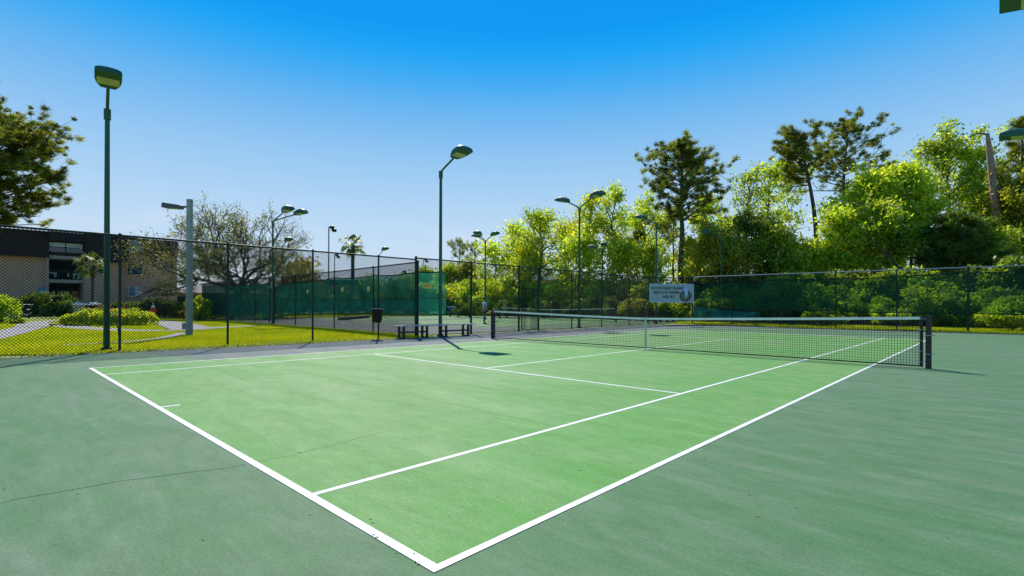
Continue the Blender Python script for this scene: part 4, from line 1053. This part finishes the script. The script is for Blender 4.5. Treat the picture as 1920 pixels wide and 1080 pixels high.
shrub(shrub_mesh(1.0, .7, .9, 2500, .11, M['l_rust'], 15, 9), st_, *at(345, 43), 0, .7, 'pinkish shrub behind the grey timber lamp pole')
dk = shrub_mesh(1.6, 1.0, 1.3, 3800, .14, M['l_dark'], 16, 12)
for i, (px, d, s, lb) in enumerate(((60, 51, 1.15, 'dark shrub left of the building entrance'), (85, 50, 1.5, 'tall dark shrub beside the blue plate on the wall'), (112, 50, 1.0, 'dark shrub in front of the entrance'), (136, 50, 1.0, 'dark shrub at the right of the entrance'),
                                (205, 50, .85, 'dark shrub behind the left lamp post'), (232, 50, .95, 'dark shrub below the lower building window'), (262, 49, .9, 'dark shrub behind the red hydrant'), (290, 48, 1.15, 'dark shrub just right of the red hydrant'), (318, 48, 1.0, 'dark shrub at the building corner'), (338, 46, .9, 'dark shrub beside the pinkish one'),
                                (395, 52, 1.1, 'dark shrub seen through the left windscreen'), (430, 54, 1.2, 'dark shrub behind the second windscreen bay'), (470, 52, 1.1, 'dark shrub left of the far gate'))):
    shrub(dk, st_, *at(px, d), i * 1.3, s * .95, lb, group='dark shrubs along the building')

# --- palms
def palm(x, y, h, label, nf=30, fr=1.25, seed=1, tr=.17, trunk_m=None):
    rg = np.random.default_rng(seed); root = empty('palm_tree', (x, y, 0), 0, label, 'palm tree')
    MB().tube([(0, 0, 0), (.03, 0, h * .3), (-.02, .02, h * .7), (0, 0, h - .6)], [tr * 1.2, tr, tr * .95, tr * .9], 9).build('trunk', trunk_m or M['barkg'], root)
    bt = MB()
    for k in range(36):
        a = k * 2.4; z = h - 1.9 + k * .036; bt.bar((math.cos(a) * tr * .7, math.sin(a) * tr * .7, z), (math.cos(a) * (tr + .22), math.sin(a) * (tr + .22), z + .32), .05, .03)
    bt.build('leaf_bases', M['barkg'], root)
    for k in range(nf):
        a = k * 2.4 + rg.normal(0, .2); el = R(80) - (k / nf) ** .9 * R(125); V = []
        pl = fr * rg.uniform(.45, .8); p0 = np.array([0, 0, h - .5]); dv = np.array([math.cos(a) * math.cos(el), math.sin(a) * math.cos(el), math.sin(el)])
        sd_ = np.array([-math.sin(a), math.cos(a), 0]); up = np.cross(dv, sd_); c = p0 + dv * pl - np.array([0, 0, .10 * pl])
        w = .016; V += [p0 - sd_ * w, p0 + sd_ * w, c + sd_ * w, c - sd_ * w]
        for j in range(13):
            f = (j - 6) / 6 * 1.25; ld = dv * math.cos(f) + sd_ * math.sin(f); ln = fr * .72 * (1 - .25 * abs(f) / 1.25) * rg.uniform(.85, 1.1)
            m1 = c + ld * ln * .55; e = c + ld * ln * .9 - np.array([0, 0, ln * rg.uniform(.3, .75)]); sw = np.cross(ld, up); sw = sw / np.linalg.norm(sw) * .06 * fr
            V += [c, m1 + sw, e, m1 - sw]
        me = quads_mesh('frond', np.array(V), M['l_palm'], np.full(len(V) // 4, np.clip(rg.random(), 0, 1)))
        link(bpy.data.objects.new('frond', me), root)
    return root
palm(*at(661, 66), zat(661, 452, 66), 'tall cabbage palm standing alone behind the windscreen', 19, 1.6, 3, .24)
palm(*at(173, 49), zat(173, 487, 49), 'palm in front of the building entrance, left of the lamp post', 20, 1.3, 4, .13)

# --- big bare oak
def oak(px, d, label):
    x, y = at(px, d); rg = np.random.default_rng(8); root = empty('oak_tree', (x, y, 0), math.atan2(_r.y, _r.x), label, 'tree')
    tb = MB(); tips = []
    tb.tube([(0, 0, 0), (.05, 0, 1.2), (0, .1, 2.4)], [.55, .42, .38], 10)
    def rec(p, dv, ln, r_, lvl):
        n = 4; pts = curve(p, dv, ln, n, rg, .13, .015); tb.tube([Vector(q) for q in pts], [r_ * (1 - .5 * i / n) for i in range(n + 1)], 6 if lvl < 2 else 4, False)
        if lvl >= 4: tips.append((pts[-1], 1)); tips.append((pts[-2], .7)); tips.append((pts[2], .5)); return
        k = (5, 4, 4, 4)[lvl] if lvl < 4 else 2
        for i in range(k):
            t = .45 + .55 * (i + 1) / k; j = min(int(t * n), n - 1); q = pts[j] + (pts[j + 1] - pts[j]) * (t * n - j)
            e = np.array(pts[-1]) - np.array(pts[0]); e /= np.linalg.norm(e); nd = e + rg.normal(0, .55, 3); nd[2] += .10
            rec(q, nd, ln * rg.uniform(.5, .78), r_ * .5, lvl + 1)
        tips.append((pts[-1], .6))
    for i in range(11):
        a = i * 2 * PI / 11 + rg.normal(0, .2); el = (.18, .55, 1.0)[i % 3] + rg.normal(0, .08)
        rec(np.array([0, 0, 2.3 + .2 * (i % 3)]), (math.cos(a) * math.cos(el) * (1.2 if math.cos(a) > 0 else 1.7), math.sin(a) * math.cos(el), math.sin(el)), 3.9 * (1.14 if math.cos(a) < 0 else 1.0) * rg.uniform(.9, 1.1), .20, 0)
    tb.build('trunk', M['barkg'], root)
    P0 = np.array([t[0] for t in tips]); w = np.array([t[1] for t in tips])
    low = np.clip((6.8 - P0[:, 2]) / 2.5, 0, 1) * np.clip((2.0 - P0[:, 0]) / 5, 0.08, 1)
    w = w * (.40 + 3.0 * low)
    n = 30000; idx = rg.choice(len(P0), n, p=w / w.sum())
    P = P0[idx] + rg.normal(0, .20, (n, 3)) * (1 + 1.3 * low[idx])[:, None]
    q_ = 49 / (49 + P[:, 1]); xe = P[:, 0] * q_; ze = 1.27 + (P[:, 2] - 1.27) * q_
    keep = np.where(xe < -5.2, ze > 2.9 + (-5.2 - xe) * .75, ze > 2.0)
    cl = rg.random(len(P0))[idx][keep]; P = P[keep]
    crown_obj(P, .13, M['l_oak'], root, rg, clump=cl); return root
oak(445, 49, 'wide half bare oak with leafy lower boughs beside the building')
# --- left pine, trunk out of frame
x, y = at(-50, 40)
pine('pine_tree', x, y, zat(-20, 205, 40), 7.2, 7.0, 'large pine reaching in over the building at the left edge', seed=21, tr=.38, n=96, tuft=.50, needles=110, flat=.32, dens=1.3, low=.62, side=math.atan2(_r.y, _r.x))

# --- woods on the right: px, depth, top py, half width px, crown base py
def W_(px, d, topy, hwpx, basey): 
    x, y = at(px, d); return x, y, zat(px, topy, d), hwpx * d / F, zat(px, basey, d)
def bt(px, d, topy, hw, by, leafm, label, **kw):
    x, y, h, cw, z0 = W_(px, d, topy, hw, by); return broadleaf('broadleaf_tree', x, y, h, cw, max(z0, .8), leafm, kw.pop('bark', M['barkd']), label, **kw)
def pn(px, d, topy, hw, by, label, **kw):
    x, y, h, cw, z0 = W_(px, d, topy, hw, by); return pine('pine_tree', x, y, h, cw, z0, label, **kw)
pn(1277, 47, 252, 92, 420, 'round crowned pine right of the lamp behind the sign', seed=41, tr=.32, n=58, tuft=.46, needles=84, flat=.4, dens=1.15, limb_r=.26)
pn(1262, 48, 395, 66, 470, 'lower dark pine limbs below the round crowned pine', seed=42, tr=.14, n=14, tuft=.45, needles=50, flat=.35)
pn(1527, 50, 240, 70, 350, 'leaning pine with its crown swept to the left', seed=43, tr=.30, n=40, tuft=.46, needles=80, flat=.4, limb_r=.26, nx=(.5 * _r.x, .5 * _r.y), bend=(-1.6 * _r.x, -1.6 * _r.y), side=math.atan2(-_r.y, -_r.x))
pn(1574, 53, 212, 96, 380, 'tallest pine with long right hand boughs', seed=44, tr=.27, n=52, tuft=.46, needles=80, flat=.4, limb_r=.26, bend=(.9 * _r.x, .9 * _r.y), dens=.9)
pn(1915, 46, 205, 62, 420, 'pine at the right edge behind the lamp head', seed=45, tr=.26, n=30, tuft=.6, needles=56)
pn(1800, 38, 390, 62, 540, 'young dark pine in front of the dead trunk', seed=46, tr=.10, n=26, tuft=.6, needles=70, leafm=M['l_dark'])
pn(1690, 62, 425, 30, 470, 'small pine top behind the bright green tree', seed=47, tr=.12, n=12, tuft=.6, needles=50)
pn(862, 92, 446, 30, 495, 'left one of two thin distant pines', seed=48, tr=.22, n=20, tuft=.5, needles=30, flat=.4)
pn(889, 96, 452, 26, 500, 'right one of two thin distant pines', seed=49, tr=.22, n=20, tuft=.5, needles=30, flat=.4)
pn(1012, 88, 402, 26, 440, 'distant pine top rising over the yellow green trees', seed=50, tr=.25, n=18, tuft=.8, needles=45)
pn(1195, 60, 430, 34, 505, 'short pine left of the round crowned pine', seed=51, tr=.14, n=18, tuft=.6, needles=50)

bt(925, 72, 470, 36, 560, M['l_bright'], 'small light green tree behind the person', n_leaf=3100, ls=.26, seed=60, clr=.6, tr=0.21)
bt(970, 70, 428, 40, 545, M['l_bright'], 'slender light green tree left of the two headed lamp', n_leaf=3410, ls=.25, seed=61, clr=.6, tr=0.24)
bt(1015, 62, 410, 46, 530, M['l_mid'], 'airy green tree just left of the two headed lamp', n_leaf=3410, ls=.22, seed=62, clr=.55, tr=0.26)
bt(1062, 66, 425, 42, 540, M['l_yellow'], 'yellow green tree directly behind the two headed lamp', n_leaf=3410, ls=.24, seed=63, clr=.6, tr=0.24)
bt(1105, 60, 374, 46, 520, M['l_yellow'], 'tall yellow green tree right of the two headed lamp', n_leaf=4030, ls=.22, seed=64, clr=.55, tr=0.27)
bt(1150, 58, 362, 44, 510, M['l_bright'], 'tall bright green tree left of the round crowned pine', n_leaf=4030, ls=.21, seed=65, clr=.5, tr=0.27)
bt(1205, 62, 380, 44, 520, M['l_bright'], 'light green tree behind the sign lamp', n_leaf=3720, ls=.21, seed=66, clr=.5, tr=0.24)
bt(1240, 66, 400, 40, 530, M['l_mid'], 'mid green tree behind the white sign', n_leaf=3224, ls=.22, seed=67, clr=.5, tr=0.24)
bt(1318, 54, 385, 42, 520, M['l_bright'], 'light green tree just right of the round crowned pine', n_leaf=3600, ls=0.238, seed=68, clr=.45, tr=.15)
bt(1360, 56, 408, 38, 530, M['l_mid'], 'small mid green tree between the pines', n_leaf=2600, ls=0.238, seed=69, clr=.45)
bt(1398, 50, 320, 40, 440, M['l_mid'], 'thin sparsely leaved tree with dark trailing twigs', n_leaf=1300, ls=0.198, seed=70, clr=.40, tr=.15, limbs=20, sub=7)
bt(1440, 50, 305, 36, 440, M['l_bright'], 'slender sparsely leaved tree left of the leaning pine', n_leaf=1500, ls=0.211, seed=71, clr=.40, tr=.12, limbs=18)
bt(1478, 54, 300, 34, 440, M['l_bright'], 'slender light green tree beside the leaning pine', n_leaf=1500, ls=0.224, seed=72, clr=.42, tr=.12, limbs=18)
bt(1410, 44, 415, 52, 520, M['l_dark'], 'dark evergreen tree right of the sign behind the fence', n_leaf=7000, ls=0.198, seed=73, clr=.45, tr=.2)
bt(1452, 43, 450, 44, 535, M['l_mid'], 'dense mid green tree behind the third fence bay', n_leaf=6000, ls=0.198, seed=74, clr=.42, tr=.16)
bt(1338, 43, 440, 36, 540, M['l_olive'], 'olive toned tree behind the first bay right of the sign', n_leaf=6000, ls=0.185, seed=75, clr=.38)
bt(1502, 46, 475, 36, 540, M['l_mid'], 'green tree below the leaning pine', n_leaf=4200, ls=0.198, seed=76, clr=.4)
bt(1560, 46, 480, 40, 545, M['l_bright'], 'bright low tree under the tallest pine', n_leaf=6800, ls=0.198, seed=77, clr=.4)
bt(1628, 44, 335, 68, 500, M['l_bright'], 'broad bright spring green tree right of the tallest pine', n_leaf=15200, ls=0.198, seed=78, clr=.50, tr=.18, limbs=26, spread=.35)
bt(1592, 42, 400, 46, 530, M['l_bright'], 'left lobe bright green tree under the pine boughs', n_leaf=9600, ls=0.185, seed=79, clr=.42, tr=.14, limbs=20)
bt(1705, 43, 312, 62, 500, M['l_bright'], 'large bright green tree left of the broken trunk', n_leaf=14400, ls=0.198, seed=80, clr=.48, tr=.18, limbs=26, spread=.35)
bt(1665, 41, 400, 50, 530, M['l_mid'], 'mid green tree low in the middle of the bright mass', n_leaf=8800, ls=0.185, seed=81, clr=.42, limbs=20)
bt(1770, 48, 258, 62, 400, M['l_mid'], 'taller open crowned tree behind the bright green mass', n_leaf=4800, ls=0.211, seed=82, clr=.42, tr=.2, limbs=22)
bt(1822, 47, 275, 46, 420, M['l_bright'], 'open light green tree just left of the broken trunk', n_leaf=3800, ls=0.211, seed=83, clr=.42, tr=.16, limbs=20)
bt(1775, 40, 455, 40, 530, M['l_dark'], 'dark bushy tree low behind the windscreen at right', n_leaf=9600, ls=0.185, seed=84, clr=.42, limbs=20)
bt(1850, 40, 445, 52, 530, M['l_mid'], 'bushy green tree at the foot of the broken trunk', n_leaf=9600, ls=0.185, seed=85, clr=.42, limbs=20)
bt(1905, 41, 330, 40, 500, M['l_olive'], 'olive vine covered tree at the right edge', n_leaf=8800, ls=0.198, seed=86, clr=.42, tr=.2, limbs=22)
bt(1960, 42, 300, 50, 500, M['l_mid'], 'green tree cut off by the right edge', n_leaf=7200, ls=0.211, seed=87, clr=.45, tr=.2, limbs=20)
bt(2040, 44, 330, 70, 520, M['l_mid'], 'green tree wholly right of the frame', n_leaf=6000, ls=.2, seed=88, clr=.5, tr=.2, limbs=18)
bt(1535, 43, 470, 44, 555, M['l_bright'], 'bright green bushy tree below the tallest pine trunk', n_leaf=6000, ls=.19, seed=90, clr=.36, limbs=22, sub=7)
bt(1484, 42, 485, 40, 560, M['l_mid'], 'green bushy tree low behind the fourth fence bay', n_leaf=5000, ls=.18, seed=91, clr=.36, limbs=20, sub=7)
bt(1375, 42, 470, 42, 560, M['l_olive'], 'olive bushy tree low behind the second fence bay', n_leaf=4500, ls=.18, seed=92, clr=.36, limbs=20, sub=7)
bt(1300, 47, 455, 36, 560, M['l_yellow'], 'yellow green tree low beside the pine trunk', n_leaf=6500, ls=.20, seed=93, clr=.40, limbs=18, sub=7)
bt(1850, 44, 350, 44, 480, M['l_mid'], 'mid green tree behind the broken trunk', n_leaf=5500, ls=.19, seed=94, clr=.38, limbs=22, sub=7)
bt(1600, 48, 405, 40, 520, M['l_bright'], 'bright green tree between tallest pine and bright mass', n_leaf=6500, ls=.19, seed=95, clr=.38, limbs=22, sub=7)
bt(1085, 57, 450, 44, 560, M['l_bright'], 'bright green understorey tree behind the two headed lamp', n_leaf=3600, ls=.24, seed=96, clr=.5, limbs=18, sub=7)
bt(1165, 55, 460, 42, 560, M['l_yellow'], 'yellow green understorey tree left of the sign', n_leaf=3600, ls=.24, seed=97, clr=.5, limbs=18, sub=7)
bt(990, 63, 470, 44, 565, M['l_yellow'], 'yellow green understorey tree behind the gate posts', n_leaf=3300, ls=.26, seed=98, clr=.55, limbs=18, sub=7)
bt(1225, 54, 465, 34, 560, M['l_mid'], 'mid green understorey tree right above the sign', n_leaf=3000, ls=.22, seed=99, clr=.45, limbs=16, sub=7)
# broken dead trunk with bare branch, vines at its foot
x, y = at(1888, 42); z1 = zat(1850, 250, 42); dx = -38 * 42 / F
sn_ = empty('dead_trunk', (x, y, 0), 0, 'leaning broken dead trunk with one bare branch at the right', 'dead tree')
tp_ = Vector((_r.x * dx, _r.y * dx, z1))
def lp_(t): return Vector((tp_.x * t ** 1.2, tp_.y * t ** 1.2, z1 * t))
MB().tube([lp_(t) for t in (0, .25, .5, .65, .8, .9, 1)], [.40, .37, .34, .31, .27, .22, .13], 9).build('trunk', M['snag'], sn_)
MB().tube([tp_ - Vector((0, 0, .1)), tp_ + Vector((-_r.x * .7, -_r.y * .7, .02)), tp_ + Vector((-_r.x * 1.5, -_r.y * 1.5, -.30))], [.075, .06, .035], 6).build('branch', M['barkg'], sn_)
rg3 = np.random.default_rng(9); n = 5200; t = rg3.uniform(.1, .82, n); C_ = np.array([lp_(float(q)) for q in t]); C_ = C_ + rg3.normal(0, .34, (n, 3)) + np.array([_r.x, _r.y, 0]) * .5
crown_obj(C_, .15, M['l_olive'], sn_, rg3, 'climbing_vine')
MB().tube([(_r.x * -.4, _r.y * -.4, 0), (_r.x * -.2 , _r.y * -.2, z1 * .4), (_r.x * -.5, _r.y * -.5, z1 * .8)], [.24, .2, .14], 8).build('second_stem', M['barkd'], sn_)
# fallen-over bare limb in the bright mass
x, y = at(1700, 38.5)
lm = MB().tube([(-3.2 * _r.x, -3.2 * _r.y, 6.9), (-1 * _r.x, -1 * _r.y, 4.6), (1.1 * _r.x, 1.1 * _r.y, 2.4), (1.6 * _r.x, 1.6 * _r.y, 0)], [.04, .08, .12, .15], 7).build('bare_limb', M['barkd'])
lm.location = (x, y, 0); tag(lm, 'bare dark leaning stem across the bright green tree', 'dead tree')

# --- undergrowth behind the back fence and beyond the far courts
kinds = [('l_mid', shrub_mesh(2.0, 1.3, 1.6, 9000, .095, M['l_mid'], 101, 12)), ('l_bright', shrub_mesh(2.0, 1.3, 1.6, 9000, .095, M['l_bright'], 102, 12)),
         ('l_dark', shrub_mesh(2.0, 1.3, 1.7, 9000, .095, M['l_dark'], 103, 12)), ('l_olive', shrub_mesh(1.9, 1.2, 1.5, 9000, .095, M['l_olive'], 104, 12)), ('l_yellow', shrub_mesh(1.9, 1.2, 1.5, 9000, .095, M['l_yellow'], 105, 12))]
words = {'l_mid': 'mid green', 'l_bright': 'bright green', 'l_dark': 'dark', 'l_olive': 'olive', 'l_yellow': 'yellow green'}
st2 = shrub_stem(1.4); rn = random.Random(77); k = 0
ordn = ['first', 'second', 'third', 'fourth', 'fifth', 'sixth', 'seventh', 'eighth', 'ninth', 'tenth', 'eleventh', 'twelfth', 'thirteenth', 'fourteenth', 'fifteenth', 'sixteenth', 'seventeenth', 'eighteenth', 'nineteenth', 'twentieth']
rows = [(38.2, .9, 'front', ['l_mid', 'l_olive', 'l_mid', 'l_dark', 'l_bright', 'l_mid', 'l_bright', 'l_mid', 'l_bright', 'l_mid', 'l_mid', 'l_bright']),
        (40.4, 1.35, 'middle', ['l_mid', 'l_yellow', 'l_olive', 'l_bright', 'l_mid', 'l_bright', 'l_yellow', 'l_bright', 'l_yellow', 'l_mid', 'l_yellow']),
        (43.0, 2.0, 'rear', ['l_dark', 'l_dark', 'l_mid', 'l_dark', 'l_mid', 'l_dark', 'l_dark', 'l_mid', 'l_dark'])]
for yy, s, rw, ks in rows:
    for i, kd in enumerate(ks):
        x = -15.5 + (i + rn.uniform(.2, .8)) * 24.0 / len(ks); me = dict(kinds)[kd]
        shrub(me, st2, x, yy + rn.uniform(-.5, .5), rn.uniform(0, 6.28), s * rn.uniform(.9, 1.15), f'{ordn[i]} shrub from the left in the {rw} row behind the back fence, {words[kd]}', group=f'{rw} row of shrubs behind the back fence')
# low vines right of the last post
shrub(shrub_mesh(2.0, .7, 1.0, 5200, .12, M['l_bright'], 106, 12), st2, 3.2, 34.6, 0, 1.0, 'leafy vine mound at the fence foot at the right edge', sz=1.25)
shrub(shrub_mesh(1.3, .7, .9, 2600, .12, M['l_mid'], 107, 10), st2, -5.8, 34.7, 0, .9, 'pale leaved bush low behind the second post right of sign', sz=1.0)
for i, (px, lb) in enumerate(((1778, 'left tuft of dry reddish grass behind the net post'), (1802, 'right tuft of dry reddish grass behind the net post'))):
    rg4 = np.random.default_rng(i + 50); x, y = at(px, 34.5); n = 260; a = rg4.uniform(0, 6.283, n); ln = rg4.uniform(.4, 1.0, n); o = rg4.normal(0, .1, (n, 3)) * [1, 1, 0]
    tp = o + np.stack([np.cos(a) * ln * .45, np.sin(a) * ln * .45, ln], 1); sv = np.stack([-np.sin(a), np.cos(a), a * 0], 1) * .014
    t_ = link(bpy.data.objects.new('grass_tuft', quads_mesh('grass_tuft', np.stack([o - sv, tp, o + sv], 1).reshape(-1, 3), M['l_rust'], rg4.random(n), 3)))
    t_.location = (x, y, 0); tag(t_, lb, 'grass tuft', 'dry grass tufts by the fence')
# far shrubs beyond the far courts
seq = [(560, 64, 1.3, 'l_mid'), (600, 66, 1.6, 'l_dark'), (640, 62, 1.3, 'l_mid'), (690, 70, 2.0, 'l_dark'), (725, 68, 1.6, 'l_mid'), (770, 66, 2.0, 'l_dark'), (800, 70, 2.3, 'l_mid'), (835, 66, 2.1, 'l_yellow'), (868, 68, 2.5, 'l_yellow'), (900, 64, 2.3, 'l_bright'),
       (935, 66, 2.5, 'l_yellow'), (968, 64, 2.4, 'l_bright'), (1000, 62, 2.3, 'l_yellow'), (1035, 60, 2.2, 'l_bright'), (1068, 62, 2.4, 'l_mid'), (1100, 58, 2.2, 'l_yellow'), (1135, 56, 2.2, 'l_bright'), (1170, 54, 2.1, 'l_mid'), (1205, 52, 2.0, 'l_yellow'), (1240, 50, 1.9, 'l_mid'), (1275, 48, 1.8, 'l_mid'), (1308, 45, 1.6, 'l_yellow')]
for i, (px, d, s, kd) in enumerate(seq):
    o_ = ordn[i] if i < 20 else ('twenty first', 'twenty second')[i - 20]
    shrub(dict(kinds)[kd], st2, *at(px, d), i * .9, s * 1.0, f'{o_} shrub from the left along the far courts, {words[kd]}', group='shrubs beyond the far courts')
low = [(880, 52, .8, 'l_dark'), (950, 53, .9, 'l_dark'), (1020, 51, .9, 'l_dark'), (1090, 50, 1.0, 'l_dark'), (1150, 47.5, 1.0, 'l_dark'), (1190, 45, 1.0, 'l_olive'), (1225, 43, .9, 'l_dark'), (1262, 42, .95, 'l_mid')]
for i, (px, d, s, kd) in enumerate(low):
    shrub(dict(kinds)[kd], st2, *at(px, d), i * 1.9 + 1, s, f'{ordn[i]} low {words[kd]} bush from the left behind the far end fence', group='low bushes behind the far end fence')
# small distant trees on the skyline left of centre
for i, (px, topy, hw, kd, lb) in enumerate(((560, 500, 26, 'l_rust', 'small russet tree at the right foot of the oak'), (700, 540, 22, 'l_mid', 'distant green tree right of the palm'), (745, 545, 22, 'l_dark', 'distant dark tree behind the yellow plates'),
                                          (790, 520, 26, 'l_mid', 'distant green tree behind the near lamp post'), (840, 505, 22, 'l_yellow', 'distant yellow green tree right of the near lamp post'), (878, 500, 22, 'l_olive', 'distant olive tree below the thin pines'))):
    bt(px, 84 - (i == 0) * 24, topy, hw, 575, M[kd], lb, n_leaf=4200, ls=.3, seed=120 + i, clr=.7, tr=.15)
